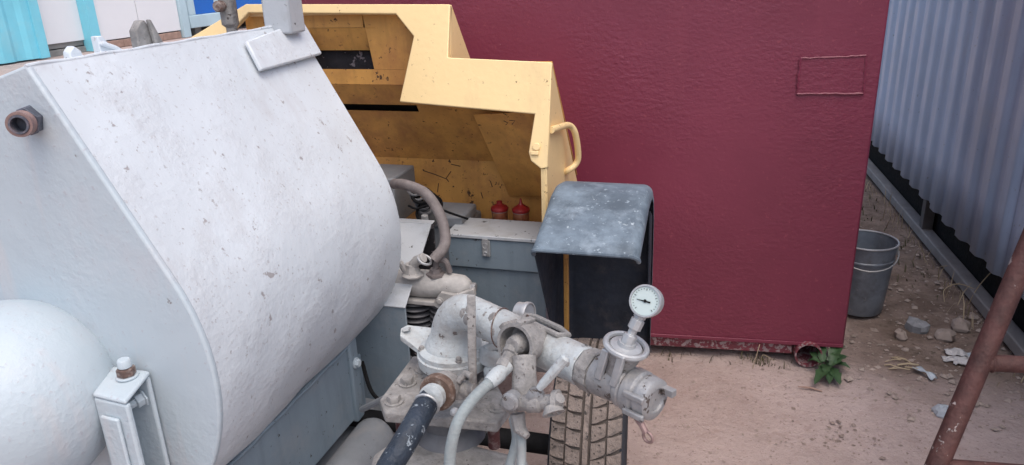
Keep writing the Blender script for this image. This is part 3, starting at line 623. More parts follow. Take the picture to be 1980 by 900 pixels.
# ---- wheel
wc = V((-.294, 1.685, .298)); RT = .287; WH = .088
wa = radians(6.0); wax = V((cos(wa), sin(wa), 0))
mb = MB()
tp = [(-.070,.19),(-.088,.22),(-.092,.25),(-.086,.272),(-.074,RT-.004),(-.04,RT),(.0,RT+.001),(.04,RT),(.074,RT-.004),(.086,.272),(.092,.25),(.088,.22),(.070,.19)]
mb.lathe(wc, wax, tp, 96, cap=False); wh = mb.build('tyre', 'tyre', TR, smooth=50)
mb = MB(); mb.lathe(wc, wax, [(-.07,.19),(-.06,.17),(-.02,.15),(.03,.06),(.035,.0)], 48, cap=False); mb.lathe(wc, wax, [(.07,.19),(.06,.17),(.02,.15)], 48, cap=False); mb.build('wheel_rim', 'tyre', wh)
def tread_mesh(x0, x1, da, lean, h=.011):
    mb = MB(); nu, nv = 3, 3
    def pt(u, v, hh):
        x = x0+(x1-x0)*u; a = (v-.5)*da + lean*((u-.5)) + .010*sin(u*3+v)
        cr = RT - .0045*(abs(x)/.086)**3*2
        return V((x, -(cr+hh)*sin(a), (cr+hh)*cos(a)))
    i0 = .0; vs = [pt(i/nu, j/nv, h) for j in range(nv+1) for i in range(nu+1)]
    e = .05
    vb = [pt(-e + (1+2*e)*i/nu, -e+(1+2*e)*j/nv, -.002) for j in range(nv+1) for i in range(nu+1)]
    W = nu+1; fs = [(j*W+i, j*W+i+1, (j+1)*W+i+1, (j+1)*W+i) for j in range(nv) for i in range(nu)]
    k = len(vs); rim_ = [i for i in range(nu)] + [j*W+nu for j in range(nv)] + [nv*W+i for i in range(nu, 0, -1)] + [j*W for j in range(nv, 0, -1)]
    fs += [(rim_[i], rim_[(i+1) % len(rim_)], k+rim_[(i+1) % len(rim_)], k+rim_[i]) for i in range(len(rim_))]
    me = bpy.data.meshes.new('tread_block'); me.from_pydata(vs+vb, [], fs); me.materials.append(MATS['tread'])
    import bmesh; bm = bmesh.new(); bm.from_mesh(me); bmesh.ops.recalc_face_normals(bm, faces=bm.faces); bm.to_mesh(me); bm.free()
    return me
NB = 46; DA = 2*pi/NB
cols = [(-.083,-.051,.30), (-.046,-.013,.24), (.013,.046,-.24), (.051,.083,-.30)]
for ci, (xa, xb, ln) in enumerate(cols):
    tm = tread_mesh(xa, xb, DA*.86, ln*DA)
    for k in range(NB):
        o = bpy.data.objects.new('tread_block', tm); C.objects.link(o); o.parent = wh
        ang = k*DA + (.35*DA if ci in (1, 2) else 0) + (.5*DA if ci > 1 else 0) + random.uniform(-.03,.03)*DA
        o.matrix_basis = Matrix.Translation(wc) @ Matrix.Rotation(wa, 4, 'Z') @ Matrix.Rotation(ang, 4, 'X')
mb = MB(); mb.lathe(wc, wax, [(-.0075,RT-.002),(-.006,RT+.0105),(.006,RT+.0105),(.0075,RT-.002)], 96, cap=False); mb.build('tread_rib', 'tread', wh)
mb = MB(); mb.lathe(wc, wax, [(-.080,RT-.006),(-.078,RT-.0005),(-.04,RT+.002),(.04,RT+.002),(.078,RT-.0005),(.080,RT-.006)], 96, cap=False); mb.build('tread_base', 'dust_groove', wh)


# ================================================================== outlet and pump head (parts of the trailer)
ZP = .884; pA_, pB_ = SZ(925,613,ZP), SZ(1258,770,ZP)
ax_p = (pB_-pA_).normalized(); upz = V((0,0,1)); side = V((-ax_p.y, ax_p.x, 0)).normalized()
Epos = pA_ - ax_p*.088                                # elbow corner, pipe axis height
# base plate with four bolts
mb = MB()
pz = .700
plate = [SZ(u,v,pz) for u, v in ((736,792),(745,818),(962,838),(986,806),(935,712),(800,706))]
mb.slab(plate, (0,0,.024)); bpl = mb.build('base_plate', 'mortar_metal', TR, bevel=.004)
PB = [SZ(u,v,pz+.024) for u, v in ((762,778),(788,742),(962,790),(940,748),(905,722),(820,716))]
for x, y in [(q.x, q.y) for q in PB]:
    mb = MB(); mb.hexbolt((x,y,pz+.0245), (0,0,1), .0145, .012); mb.build('plate_bolt', 'mortar_metal', bpl)
PC = (plate[0]+plate[2]+plate[3]+plate[5])/4
for x, y in [(q.x*.9+PC.x*.1, q.y*.9+PC.y*.1) for q in (PB[0],PB[2],PB[4],PB[5])]:
    mb = MB(); mb.tube([(x,y,pz-.069),(x,y,pz-.001)], .0125, 12); mb.build('stud', 'red_stud', bpl)
mb = MB(); mb.lathe((PC.x,PC.y,pz-.069), (0,0,1), [(0,.075),(.015,.07),(.03,.055),(.068,.06)], 28); mb.build('neck', 'fin_dark', bpl)
for k in range(4):
    a = .4+k*pi/2; mb = MB(); mb.box((PC.x+.075*cos(a)-.008,PC.y+.055*sin(a)-.008,pz-.068),(PC.x+.075*cos(a)+.008,PC.y+.055*sin(a)+.008,pz-.001)); mb.build('neck_rib', 'mortar_metal', bpl, bevel=.002)
# lower flange of the pump housing
mb = MB(); zz = .634
mb.slab([(-.64,1.12,zz),(-.60,1.0,zz),(-.50,.93,zz),(-.37,.94,zz),(-.315,1.02,zz),(-.33,1.18,zz),(-.60,1.22,zz)], (0,0,-.05)); lf = mb.build('pump_housing', 'mortar_metal', TR, bevel=.014, bseg=3)
mb = MB(); mb.lathe((-.465,1.10,.12), (0,0,1), [(0,.12),(.30,.12),(.40,.13),(.46,.13)], 32); mb.build('pump_barrel', 'grey_dull', lf)
mb = MB(); mb.box((-1.0,1.04,.20),(-.50,1.16,.30)); mb.build('pump_mount', 'grey_dull', TR, bevel=.004)

# coupling ring, reducer and elbow
cc = V((Epos.x, Epos.y, 0))
mb = MB(); mb.lathe(cc+V((0,0,.742)), (0,0,1), [(0,.058),(.004,.070),(.008,.077),(.030,.079),(.032,.075),(.042,.075),(.046,.071),(.049,.058)], 44); cp = mb.build('pipe_coupling', 'pipe_paint', TR)
mb = MB(); mb.lathe(cc+V((0,0,.66)), (0,0,1), [(0,.05),(.083,.052)], 28); mb.build('coupling_neck', 'mortar_metal', cp)
cl = cc+V((-.074,.010,.776)); dl = V((-.80,-.15,.45)).normalized()
mb = MB(); mb.slab([cl+V((.01,-.035,-.012)), cl+V((-.045,-.018,.012)), cl+V((-.050,.0,.020)), cl+V((-.040,.014,.022)), cl+V((.015,.035,.01))], (0,0,.013)); mb.lathe(cl+V((-.036,-.002,.031)), (-.2,0,1), [(0,.010),(.003,.010)], 14); mb.build('clamp_lever', 'pipe_paint', cp, bevel=.004)
mb = MB(); c2 = cc+V((.084,-.018,.764)); mb.lathe(c2, (.3,.2,1), [(0,.024),(.012,.027),(.026,.026),(.034,.018)], 16); mb.lathe(c2+V((.012,-.012,-.022)), (.2,-.3,1), [(0,.020),(.018,.022),(.026,.016)], 14); mb.tube([c2+V((-.03,.02,.01)), c2+V((.0,.0,.035)), c2+V((.03,.012,.045))], .010, 10); mb.build('clamp_hook', 'pipe_paint', cp, bevel=.002)
mb = MB()
path = [cc+V((0,0,.785)), cc+V((0,0,.7915)), cc+V((0,0,.802)), cc+V((0,0,ZP-.070))]; rad = [.0625,.061,.056,.0475]
Rb = .070; bc0 = cc+V((0,0,ZP-Rb))
for k in range(1, 9):
    a = radians(90*k/8); path.append(bc0 + ax_p*(Rb*(1-cos(a))) + upz*(Rb*sin(a))); rad.append(.0475-.0113*(k/8)**.7)
mb.tube(path, rad, 28); mb.build('elbow', 'pipe_paint', TR, smooth=60)
P0 = path[-1]
def pp(s): return P0 + ax_p*s
def su(u):
    a, b_ = 0., .8
    for _ in range(40):
        m_ = (a+b_)/2
        if pj(pp(m_))[0] < u: a = m_
        else: b_ = m_
    return a
s1 = su(1132); s2 = su(1158); s3 = su(1196); s4 = su(1218)
mb = MB(); mb.lathe(P0, ax_p, [(-.004,.0362),(s1*.5,.036),(s1*.505,.0365),(s1-.002,.0355),(s1,.034)], 32); op = mb.build('outlet_pipe', 'pipe_paint', TR)
mb = MB(); mb.tube([pp(.135)+side*.020+upz*.036, pp(.16)+side*.022+upz*.040, pp(.225)+side*.02+upz*.040, pp(.245)+side*.02+upz*.034, pp(.240)-side*.002+upz*.040, pp(.15)-side*.002+upz*.042, pp(.135)+side*.02+upz*.036], .0055, 8); mb.build('lock_bar', 'mortar_metal', op)
mb = MB(); mb.lathe(pp(s1+.0005), ax_p, [(0,.036),(.003,.0385),(s2-s1-.004,.039),(s2-s1,.036)], 8, ph=.2); mb.build('union_nut', 'mortar_metal', op, bevel=.003)
mb = MB(); mb.lathe(pp(s2+.001), ax_p, [(0,.0355),(.02,.035),((s4-s2)*.5,.034),(s4-s2-.016,.0325),(s4-s2-.012,.036),(s4-s2-.004,.0365),(s4-s2,.033)], 28); te = mb.build('valve_body', 'bare_metal', TR)
mb = MB(); mb.lathe(pp(s4+.001), ax_p, [(0,.035),(.004,.038),(.022,.038),(.026,.0335),(.030,.0335),(.032,.0365),(.050,.0345),(.053,.029),(.053,.021),(.049,.020),(.049,.0)], 32); ec = mb.build('end_coupling', 'bare_metal', te)
for s_ in (1, -1):
    q = pp(s4+0.035)-side*.036*1+V((0,0,-.006*s_)); mb = MB(); mb.obox(pp(s4+0.036)-side*(.037)+upz*(.016*s_), ax_p*.020, side*.004, upz*.005); mb.build('coupling_lug', 'bare_metal', ec, bevel=.002)
mb = MB(); mb.tube([pp(s4+0.031)-side*.030-upz*.018, pp(s4+0.052)-side*.034-upz*.03, pp(s4+0.060)-side*.034-upz*.040], .0055, 8); mb.ring(pp(s4+0.064)-side*.034-upz*.046, side, .009, .0028, 16, 6); mb.build('pull_ring', 'copper_brown', ec)
mb = MB(); mb.obox(pp(s4+0.063)+side*.02+upz*.012, ax_p*.010, side*.006, upz*.006); mb.build('latch_stub', 'bare_metal', ec, bevel=.001)
# gauge branch: cup, ring and stem
gb = pp(s3)+upz*.024; gu = V((.24,-.06,1)).normalized()
mb = MB(); mb.lathe(gb, gu, [(-.008,.0235),(.018,.024),(.028,.027),(.045,.029)], 26); gcup = mb.build('gauge_branch', 'mortar_metal', te)
mb = MB(); mb.ring(gb+gu*.050, gu, .034, .005, 36, 8); mb.build('branch_ring', 'steel', te)
mb = MB(); mb.lathe(gb+gu*.045, gu, [(0,.030),(.006,.026),(.008,.016),(.014,.014)], 24); mb.build('branch_cap', 'steel', te)
for s_ in (-1, 1):
    a0 = gb+gu*.040 - side*.030*1 + ax_p*(.016*s_) ; mb = MB(); mb.obox(a0-gu*.020, ax_p*.007, side*.0045, gu*.030); mb.build('cam_arm', 'steel', te, bevel=.002)
st0 = gb+gu*.055; gface = V((-.20,-.86,.42)).normalized()
G0 = SY(1251,583,(st0.y+.02)); 
mb = MB(); dv = (G0-st0).normalized(); ln = (G0-st0).length
mb.lathe(st0, dv, [(0,.012),(.016,.012),(.017,.0075),(.026,.0075),(.027,.0115),(.044,.0115),(.045,.009),(.060,.009),(.061,.0105),(ln-.030,.0105),(ln-.029,.007),(ln-.02,.007)], 8); mb.build('gauge_stem', 'steel', te, bevel=.0008)
def gauge(c, f, R, parent, th=.026):
    mb = MB(); mb.lathe(c-f*th*.6, f, [(0,R*.80),(.003,R*.92),(th*.7,R*.92),(th*.72,R),(th,R),(th+.002,R*.96),(th+.002,R*.88),(th-.002,R*.87),(th-.0021,.0)], 40, cap=False); o = mb.build('pressure_gauge', 'steel', parent)
    return o, c+f*(th*.4-.001)
pg, gc = gauge(G0, gface, .0268, TR)
mb = MB(); mb.lathe(gc, gface, [(-.0002,.0232),(.0004,.0232),(.0004,.0)], 36, cap=False); mb.build('gauge_dial', 'dial', pg)
gx = gface.cross(upz).normalized(); 
if gx.x < 0: gx = -gx
gy = gx.cross(gface).normalized()
if gy.z < 0: gy = -gy
mb = MB(); gd = gc+gface*.0014
mb.slab([gd-gx*.014+gy*.0012, gd-gx*.014+gy*.0004, gd+gx*.009-gy*.0026, gd+gx*.009+gy*.0004], gface*.0006); mb.lathe(gd, gface, [(0,.0028),(.001,.0026)], 12); mb.build('gauge_needle', 'black', pg)
mb = MB()
for k in range(21):
    a = radians(225-270*k/20); r0, r1 = (.0170 if k % 5 == 0 else .0188), .0205
    dr = gx*cos(a)+gy*sin(a); dt = gx*-sin(a)+gy*cos(a); mb.slab([gd+dr*r0-dt*.0004, gd+dr*r1-dt*.0004, gd+dr*r1+dt*.0004, gd+dr*r0+dt*.0004], gface*.0003)
mb.build('gauge_scale', 'black', pg)
# second gauge, seen nearly edge on behind the pipe
g2 = SY(1014,608,1.33); f2 = V((.93,-.25,.1)).normalized()
o2, c2_ = gauge(g2, f2, .0265, TR, .028); o2.name = 'pressure_gauge'
mb = MB(); mb.lathe(c2_, f2, [(-.0002,.022),(.0004,.022),(.0004,0)], 28, cap=False); mb.build('gauge_dial', 'grey_dull', o2)
mb = MB(); mb.tube([g2-V((0,0,.02)), g2-V((0,0,.075))], .008, 10); mb.build('gauge_stem', 'steel', o2)
# flat bar standing before the elbow
mb = MB(); f0, f1 = SY(911,571,1.205), SY(914,745,1.17); dd = (f1-f0); mb.obox((f0+f1)/2, V((.0078,.002,0)), V((0,.003,.001)), dd/2); mb.build('flat_bar', 'mortar_metal', TR, bevel=.002)
# wire ties round the pipe
mb = MB()
for s_, tl in ((.088,.3),(.150,-.25)):
    mb.ring(pp(s_), (ax_p+side*tl+upz*.1), .0385, .0013, 30, 6)
mb.tube(spline([pp(.15)+upz*.037+side*.01, pp(.16)+upz*.052, pp(.175)+upz*.045, pp(.18)+upz*.036]), .0013, 6); mb.build('wire_tie', 'rusty_bolt', TR)

# ---- small manifold hanging before the pipe
Yb = 1.12
mc = SY(1006,664,1.125); md_ = V((-.34,-.90,.22)).normalized()
mb = MB(); mb.lathe(mc-md_*.045, md_, [(0,.030),(.024,.032),(.028,.038),(.058,.040),(.063,.0385),(.063,.0325),(.03,.031),(.028,.001)], 30, cap=False); mf = mb.build('branch_cup', 'mortar_metal', TR)
mb = MB(); u_ = md_.cross(upz).normalized()
for a in (40, 95): 
    q = radians(a); r_ = (u_*cos(q)+u_.cross(md_)*sin(q)); 
    if r_.z < 0: r_ = -r_
    mb.obox(mc+r_*.041-md_*.004, md_*.022, r_*.004, md_.cross(r_)*.007)
mb.build('cup_lug', 'mortar_metal', mf, bevel=.002)
k0 = mc+md_*.018+V((-.004,0,-.008)); k1 = SY(966,722,1.06)
mb = MB(); mb.lathe(mc-md_*.014, md_, [(0,.020),(.015,.020),(.03,.017),(.04,.014)], 20); mb.lathe(k0, (k1-k0), [(0,.014),(.012,.015),(.013,.011),(.030,.0115),(.031,.014),(.044,.014),(.045,.0105),(.062,.0105)], 8); mb.build('hose_tail', 'mortar_metal', mf, bevel=.001)
va, vb_ = SY(1012,690,1.10), SY(1016,775,1.055)
mb = MB(); mb.tube([va, va.lerp(vb_,.4), va.lerp(vb_,.75), vb_], [.022,.021,.023,.018], 16); mb.build('valve_riser', 'mortar_metal', mf)
w0, w1 = SY(985,780,1.035), SY(1066,778,1.03)
mb = MB(); mb.lathe(w0, (w1-w0), [(-.012,.011),(0,.017),(.012,.017),(.014,.013),(.03,.014),(.036,.017),(.055,.017),(.060,.013),(.078,.0135),(.080,.020),(.090,.021),(.090,.012),(.07,.010)], 14); mb.build('cross_valve', 'mortar_metal', mf, bevel=.001)
wf = SY(988,782,1.018); mb = MB(); mb.lathe(wf+V((0,.02,0)), V((-.15,-1,.15)), [(0,.015),(.018,.016),(.020,.012),(.024,.0115)], 16); mb.lathe(SY(1032,775,1.02)+V((0,.02,0)), V((.05,-1,.2)), [(0,.014),(.016,.0145),(.019,.010)], 14); mb.build('valve_plug', 'bare_metal', mf)
h0_, h1_ = SY(1042,752,1.02), SY(1096,690,1.03)
mb = MB(); mb.tube([h0_, h0_.lerp(h1_,.15), h0_.lerp(h1_,.6), h0_.lerp(h1_,.95), h1_], [.0055,.0075,.0085,.0085,.005], 10); mb.build('valve_handle', 'pipe_paint', mf)
v2 = SY(1078,790,1.025); mb = MB(); mb.tube([SY(1060,775,1.03), SY(1072,782,1.025), SY(1083,770,1.02)], [.010,.013,.009], 12); mb.lathe(SY(1066,785,1.02), V((.35,-.5,-.55)), [(0,.012),(.010,.018),(.014,.019),(.014,.012),(.005,.011)], 18, cap=False); mb.build('outlet_mouth', 'mortar_metal', mf)
mb = MB(); mb.tube([SY(1000,800,1.05), SY(1005,830,1.04), SY(1020,845,1.03)], [.014,.012,.006], 10); mb.build('drip_lump', 'mortar_metal', mf)

rnd = random.Random(9)
for k in range(34):
    q = plate[0].lerp(plate[2],rnd.uniform(.1,.9)).lerp(plate[5].lerp(plate[4],rnd.random()),rnd.uniform(.1,.9)); x, y = q.x, q.y; r_ = rnd.uniform(.004,.012)
    mb = MB(); mb.lathe((x,y,pz+.0235), (rnd.uniform(-.1,.1),rnd.uniform(-.1,.1),1), [(0,r_*1.3),(r_*.25,r_),(r_*.45,r_*.4),(r_*.5,0)], 7, ph=rnd.uniform(0,3)); mb.build('mortar_crumb', 'mortar_metal', bpl)
for k in range(26):
    s_ = rnd.uniform(.0,.30); a = rnd.uniform(.2,2.9); nrm_ = (-side*cos(a)+upz*sin(a)); r_ = rnd.uniform(.003,.008)
    mb = MB(); mb.lathe(pp(s_)+nrm_*.0345, nrm_, [(0,r_*1.6),(r_*.22,r_*1.1),(r_*.35,0)], 7); mb.build('mortar_splash', 'mortar_metal', op)
for k in range(4):
    a = k*pi/2+.5; mb = MB(); mb.hexbolt(cc+V((.068*cos(a),.068*sin(a),.7855)), (0,0,1), .006, .006); mb.build('ring_bolt', 'mortar_metal', cp)

# ---- hoses
hn_ = SY(848,757,1.12); hd_ = (SY(800,800,1.02)-hn_).normalized()
mb = MB(); mb.lathe(hn_-hd_*.040+V((.003,0,.0)), hd_, [(0,.026),(.012,.030),(.032,.033),(.041,.032)], 20); mb.build('hose_socket', 'mortar_metal', TR)
mb = MB(); mb.lathe(hn_, hd_, [(-.004,.022),(-.004,.035),(.008,.0355),(.012,.032),(.012,.018)], 26, cap=False); nutb = mb.build('brass_ring', 'brass', TR)
mb = MB(); mb.lathe(hn_, hd_, [(-.004,.020),(.018,.0205),(.019,.024),(.032,.0245),(.034,.021)], 22); mb.build('hose_ferrule', 'pipe_paint', nutb)
hb = [hn_+hd_*.025, SY(824,783,1.085), SY(800,825,1.03), SY(775,868,.99), SY(752,905,.96), SY(735,950,.90), SY(720,1010,.80), SY(700,1080,.68)]
mb = MB(); mb.tube(spline(hb, 8), [.0225]*57, 20); th = mb.build('delivery_hose', 'hose_black', TR, smooth=60)
mb = MB(); mb.ring(SY(826,782,1.083), (hb[2]-hb[1]), .0225, .003, 24, 6); mb.build('hose_clamp', 'steel', th)
ws = [k1, SY(945,742,1.035), SY(912,775,1.005), SY(886,815,.98), SY(873,860,.965), SY(869,905,.955), SY(868,960,.93), SY(870,1040,.88)]
mb = MB(); wp = spline(ws, 10); mb.tube(wp, .0098, 14); hz = mb.build('braided_hose', 'hose_white', TR, smooth=60)
mb = MB()                                               # braid relief
for ph in (0, pi):
    pth = []
    for i in range(len(wp)*3-2):
        f = i/3; i0 = min(int(f), len(wp)-2); p = wp[i0].lerp(wp[i0+1], f-i0); tt = (wp[i0+1]-wp[i0]).normalized(); u1 = tt.cross(V((0,0,1))).normalized(); v1 = tt.cross(u1)
        a = i*.55+ph; pth.append(p+(u1*cos(a)+v1*sin(a))*.0096)
    mb.tube(pth, .0007, 5)
mb.build('hose_braid', 'hose_white', hz)
mb = MB(); mb.lathe(k1+(k1-ws[1]).normalized()*.022, (ws[1]-k1), [(0,.0125),(.02,.0128),(.024,.0145),(.036,.0140),(.05,.0115)], 12); mb.build('crimp_sleeve', 'pipe_paint', hz)
for pts_ in ([SY(1003,812,1.06), SY(1008,850,1.045), SY(1008,905,1.02), SY(1006,980,.95)], [SY(992,808,1.10), SY(998,850,1.09), SY(985,905,1.06), SY(980,980,1.0)]):
    mb = MB(); mb.tube(spline(pts_, 8), .0085, 12); mb.build('drain_hose', 'hose_white', TR, smooth=60)
# small cock beside the socket
mb = MB(); s0 = SY(872,752,1.16); s1 = SY(930,752,1.14); mb.lathe(s0, s1-s0, [(0,.016),(.012,.021),(.026,.022),(.030,.016),(.045,.015),(.046,.010),(.06,.010)], 12); mb.tube([SY(885,740,1.14), SY(900,722,1.15), SY(912,728,1.14)], .007, 8); mb.build('drain_cock', 'mortar_metal', TR, bevel=.002)
mb = MB(); mb.lathe(SY(878,797,1.08), (-.2,-1,.2), [(-.006,.007),(0,.0078),(.005,.006),(.007,.0)], 14); mb.build('grease_nipple', 'steel', TR)

# ---- exhaust stack behind the tub
mb = MB(); ex = SY(449,60,2.05); mb.tube([ex+V((0,0,-.5)), ex+V((0,0,.01)), ex+V((-.002,0,.02)), ex+V((-.003,0,.3))], [.017,.017,.026,.027], 16); exs = mb.build('exhaust_stack', 'mortar_metal', TR)
mb = MB(); mb.lathe(SY(430,12,2.03), (.2,-1,0), [(0,.016),(.03,.017),(.034,.012)], 14); mb.build('exhaust_clamp', 'rusty_bolt', exs)

mb = MB(); mb.box((-.80,2.322,.62),(-.52,2.425,.66)); mb.build('rear_shelf', 'yellow_inner', TR)
# ------------------------------------------------------------------ loose things on the machine
def bottle(u, v, spout, label):
    c = SY(u, 430, 2.36); c.z = .6605; c.y = 2.36
    o = thing('oil_can', c, label, 'oil can', 'red-capped cans on the toolbox lid')
    mb = MB(); mb.lathe(c, (0,0,1), [(.0,.026),(.003,.028),(.070,.028),(.074,.027)], 26); mb.build('can_body', 'can_brown', o)
    mb = MB(); mb.lathe(c+V((0,0,.0745)), (0,0,1), [(0,.0305),(.003,.0315),(.009,.0312),(.014,.027),(.020,.017),(.024,.011)] + ([(.028,.010),(.033,.0105),(.034,.006)] if not spout else [(.030,.0055),(.046,.003)]), 26); mb.build('screw_cap', 'red_plastic', o)
    mb = MB(); mb.ring(c+V((0,0,.072)), (0,0,1), .0285, .0015, 26, 6); mb.ring(c+V((0,0,.035)), (0,0,1), .0285, .0008, 26, 6); mb.build('can_bead', 'copper_brown', o)
bottle(967, 400, False, 'small brown can with flat red cap, left of the pair')
bottle(1008, 400, True, 'small brown can with pointed red spout, beside the mudguard')

# ------------------------------------------------------------------ litter, stones, plants
def rock(c, sx_, sy_, sz_, mt, label, cat, seed, rot=0., name='stone', group=None, seg=9, ring_=6):
    rnd = random.Random(seed); mb = MB(); c = V(c); vs = []
    for j in range(ring_+1):
        ph = pi*j/ring_
        for k in range(seg):
            a = 2*pi*k/seg; q = 1+rnd.uniform(-.22,.22)
            x, y, z = sx_*sin(ph)*cos(a)*q, sy_*sin(ph)*sin(a)*q, sz_*cos(ph)*(1+rnd.uniform(-.2,.2))
            z = max(z, -sz_*.45); xr = x*cos(rot)-y*sin(rot); yr = x*sin(rot)+y*cos(rot); vs.append(c+V((xr, yr, z+sz_*.42)))
    fs = [(j*seg+k, j*seg+(k+1) % seg, (j+1)*seg+(k+1) % seg, (j+1)*seg+k) for j in range(ring_) for k in range(seg)]
    mb.add(vs, fs); o = mb.build(name, mt, None, smooth=20); tag(o, label, cat, group); return o
def gp(u, v): p = SZ(u, v, 0); p.z = gz(p.x, p.y); return p
rock(gp(1772,634), 0.043,0.058,0.035, 'stone_grey', 'flat grey stone by the bucket on dark earth', 'stone', 1, .5)
rock(gp(1741,648), .022,.035,.028, 'stone_tan', 'small upright tan stone left of the flat grey stone', 'stone', 2, .2)
rock(gp(1828,652), 0.043,0.039,0.030, 'stone_tan', 'broken tan slab piece next to the ground rail, front half', 'stone', 3, .9)
rock(gp(1856,636), 0.039,0.043,0.031, 'stone_tan', 'broken tan slab piece next to the ground rail, rear half', 'stone', 4, .3)
rock(gp(1822,800), .034,.036,.030, 'stone_blue', 'pale blue-grey stone lump on the sand left of the trestle leg', 'stone', 5, .4)
rock(gp(1752,672), .018,.014,.010, 'stone_tan', 'tiny tan pebble between the straw and the plastic strip', 'stone', 6, .4)
# blue plastic strip
mb = MB(); a0, a1 = gp(1766,716), gp(1806,738)
dv = (a1-a0); pv = V((-dv.y, dv.x, 0)).normalized()
mb.grid(lambda u, v: a0.lerp(a1, u) + pv*(.022*(v-.5)*(1+.5*sin(u*9))) + V((0,0,.010+.010*sin(u*3.1)+.004*sin(v*6+u*11))), 14, 4)
o = mb.build('plastic_strip', 'stone_blue', None, smooth=25); o.modifiers.new('s','SOLIDIFY').thickness = .003; tag(o, 'crumpled pale blue plastic strip lying on the sand', 'plastic strip')
# crumpled white wrappers
def paper(u, v, s, seed, label, mt='litter_white', name='crumpled_wrapper', group=None):
    rnd = random.Random(seed); c = gp(u, v); mb = MB(); n = 6
    hs = {}
    def fn(a, b_):
        k = (round(a*n), round(b_*n))
        if k not in hs: hs[k] = (rnd.uniform(-.3,.3), rnd.uniform(-.3,.3), rnd.uniform(0,.55)*(1-abs(a-.5)))
        h = hs[k]; return c + V(((a-.5+h[0]/n)*s*1.4, (b_-.5+h[1]/n)*s, .003+h[2]*s*.6))
    mb.grid(fn, n, n); o = mb.build(name, mt, None, smooth=15); o.modifiers.new('s','SOLIDIFY').thickness = .002; tag(o, label, 'wrapper', group); return o
paper(1848,684,.055,1,'crumpled white wrapper by the trestle leg, rear piece')
paper(1866,700,.060,2,'crumpled white wrapper touching the trestle leg, right piece')
paper(1838,694,.040,3,'small crumpled white wrapper left of the wrapper heap')
paper(1878,690,.05,4,'crumpled pale scrap half hidden behind the trestle leg','stone_blue')
# twig
mb = MB(); t0, t1 = gp(1543,752), gp(1590,757); mb.tube([t0+V((0,0,.006)), t0.lerp(t1,.5)+V((0,.006,.008)), t1+V((0,0,.005))], [.002,.0045,.002], 7); tag(mb.build('twig', 'wood_brown'), 'short dry twig on sand before the green plant', 'twig')
# splintered straw bundle
mb = MB(); rnd = random.Random(5)
for k in range(9):
    p = gp(1728+rnd.uniform(-18,22), 700+rnd.uniform(-12,16)); a = rnd.uniform(-.9,.2); l = rnd.uniform(.03,.075)
    e = p+V((cos(a)*l, sin(a)*l, rnd.uniform(0,.012))); mb.tube([p+V((0,0,.005)), p.lerp(e,.5)+V((0,0,.012)), e+V((0,0,.006))], rnd.uniform(.0015,.0045), 5)
tag(mb.build('straw_bundle', 'straw'), 'pale splintered straw bundle on the dark earth', 'straw')

# broad-leaf plant by the skid pipe
pc = gp(1606,712)
pt = thing('broadleaf_weed', pc, 'green broad-leaved weed growing at the red container corner', 'plant')
rnd = random.Random(3)
def leaf(base, tip, wd, up_, parent):
    mb = MB(); base, tip = V(base), V(tip); ax = tip-base; sdv = ax.cross(V((0,0,1))).normalized()
    n = 8
    def fn(a, b_):
        wv = wd*(sin(pi*min(1,(b_*.92+.08))**.8))**.8 * (1+.22*sin(b_*30+wd*900)); off = (a-.5)*2
        return base + ax*b_ + sdv*(off*wv) + V((0,0,up_*sin(pi*b_*.85) + .35*wv*abs(off) - .010*b_))
    mb.grid(fn, 4, n); return mb.build('leaf', 'leaf', parent, smooth=60)
lv = [(1577,695,1566,682,.018,.05),(1590,700,1583,668,.022,.09),(1600,708,1575,742,.026,.03),(1604,700,1632,672,.028,.10),(1606,708,1640,690,.026,.06),(1606,712,1625,742,.026,.02),(1598,706,1596,725,.024,.04),(1608,705,1618,690,.022,.08),(1603,712,1604,741,.022,.02),(1612,706,1645,712,.02,.04),(1585,702,1560,700,.018,.05),(1610,700,1626,660,.020,.10)]
for (u0, v0, u1, v1, wd, up_) in lv:
    b0 = SZ(u0, v0, .03 if v1 > v0 else .045); tp_ = SZ(u1, v1, .02 + up_*.35)
    leaf(b0, tp_, wd*.8, up_*.35, pt)
    mb = MB(); mb.tube([pc+V((0,0,.0)), pc.lerp(b0,.6)+V((0,0,.02)), b0], .002, 6); mb.build('stem', 'leaf', pt)

# dry grass and weeds (stuff)
def blades(name, spots, mt, n, hmin, hmax, seed, label, wid=.0022):
    rnd = random.Random(seed); mb = MB()
    for _ in range(n):
        x, y = spots(rnd); z = gz(x, y) if x < 2.5 else 0; a = rnd.uniform(0,2*pi); h = rnd.uniform(hmin,hmax); ln = rnd.uniform(.2,.9)*h
        w_ = V((-sin(a),cos(a),0))*wid*rnd.uniform(.6,1.3); d_ = V((cos(a),sin(a),0)); p = V((x,y,z-.003))
        q = [p, p+d_*ln*.35+V((0,0,h*.6)), p+d_*ln+V((0,0,h))]
        mb.add([q[0]-w_, q[0]+w_, q[1]+w_*.8, q[1]-w_*.8, q[2]], [(0,1,2,3),(3,2,4)])
    o = mb.build(name, mt, None, smooth=180); tag(o, label, 'grass', kind='stuff'); return o
blades('dry_grass', lambda r: ((lambda y: (xx(y)-.02-abs(r.gauss(0,.05)), y))(r.uniform(2.6,6.5))), 'straw', 120, .02, .12, 11, 'thin dry grass along the ground rail')
blades('dark_weeds', lambda r: ((lambda y: (r.uniform(.55,xx(y)-.03), y))(r.uniform(3.5,6.2))), 'dark_straw', 220, .01, .05, 12, 'dark weeds behind the bucket', .004)
blades('edge_grass', lambda r: ((lambda x: (x, wy(x)-r.uniform(-.02,.05)))(r.choice([r.gauss(.19,.03), r.uniform(-.2,.4)]))), 'dark_straw', 70, .01, .05, 13, 'short dark grass at the container foot')
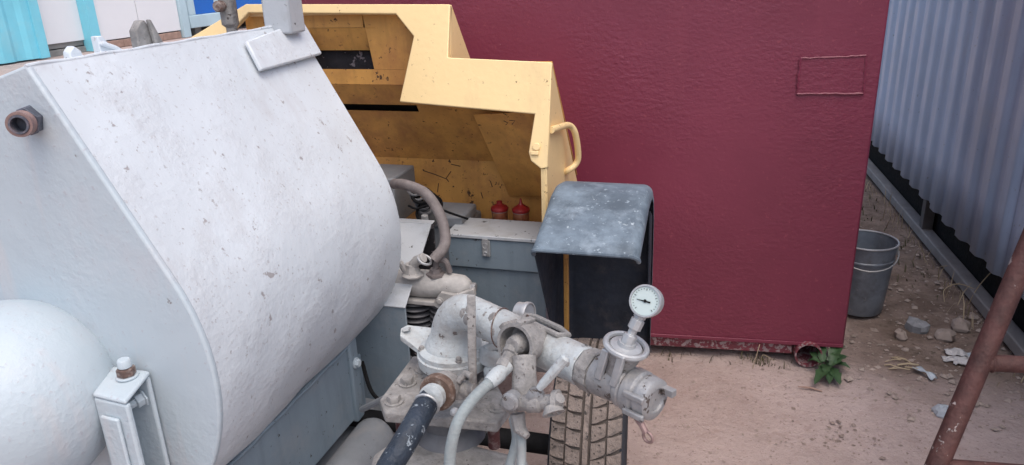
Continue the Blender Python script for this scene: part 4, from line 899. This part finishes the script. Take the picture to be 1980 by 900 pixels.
mb = MB(); p = gp(1455,712); mb.tube(spline([p+V((0,-.01,.002)), p+V((.008,.0,.04)), p+V((.02,.012,.10))]), .0016, 5); p = gp(1470,700); mb.tube(spline([p, p+V((.01,0,.03)), p+V((.05,-.02,.02))]), .0014, 5); tag(mb.build('grass_stalk', 'straw'), 'single pale grass stalk leaning on the red container foot', 'grass stalk')
mb = MB(); q = V((xx(3.55)-.01, 3.55, .0)); mb.tube(spline([q, q+V((.02,-.02,.10)), q+V((.09,.02,.19)), q+V((.13,.10,.17))]), .0022, 6); q2 = q+V((-.07,.25,0)); mb.tube(spline([q2, q2+V((-.02,-.05,.09)), q2+V((-.01,-.12,.13))]), .0020, 6); q3 = q+V((-.10,.0,0)); mb.tube(spline([q3, q3+V((.0,.03,.05)), q3+V((.06,.05,.075)), q3+V((.14,.02,.06))]), .0020, 6)
tag(mb.build('dry_stalks', 'straw'), 'pale bent dry stalks beside the ground rail', 'dry stalks')

# gravel specks over the ground (stuff)
rnd = random.Random(21); mb = MB()
def speck(x, y, s):
    z = gz(x, y); c = V((x, y, z+s*.2)); a = rnd.uniform(0, 6.28); e = rnd.uniform(.6,1.5)
    p = [c+V((cos(a+k*1.571)*s*(e if k % 2 else 1), sin(a+k*1.571)*s*(e if k % 2 else 1), rnd.uniform(-.1,.1)*s)) for k in range(4)]
    mb.add(p+[c+V((rnd.uniform(-.3,.3)*s, rnd.uniform(-.3,.3)*s, s*.6))], [(0,1,4),(1,2,4),(2,3,4),(3,0,4)])
for _ in range(2600): speck(rnd.uniform(-.4,1.25), rnd.uniform(1.6,4.6), abs(rnd.gauss(.002,.002))+.0012)
for _ in range(420): speck(rnd.uniform(.5,1.15), rnd.uniform(2.5,4.4), abs(rnd.gauss(.005,.006))+.002)
tag(mb.build('gravel', 'stone_tan', smooth=10), 'scattered grit and small crumbs on the sand', 'gravel', kind='stuff')
rnd = random.Random(22); mb = MB()
for _ in range(60): 
    x, y = rnd.gauss(.48,.10), rnd.gauss(2.33,.07); speck(x, y, rnd.uniform(.003,.009))
for _ in range(260): speck(rnd.uniform(-.3,1.25), rnd.uniform(1.6,4.8), abs(rnd.gauss(.003,.003))+.0015)
tag(mb.build('leaf_crumbs', 'leaf_brown', smooth=10), 'dark dry leaf crumbs scattered over the sand', 'leaf litter', kind='stuff')
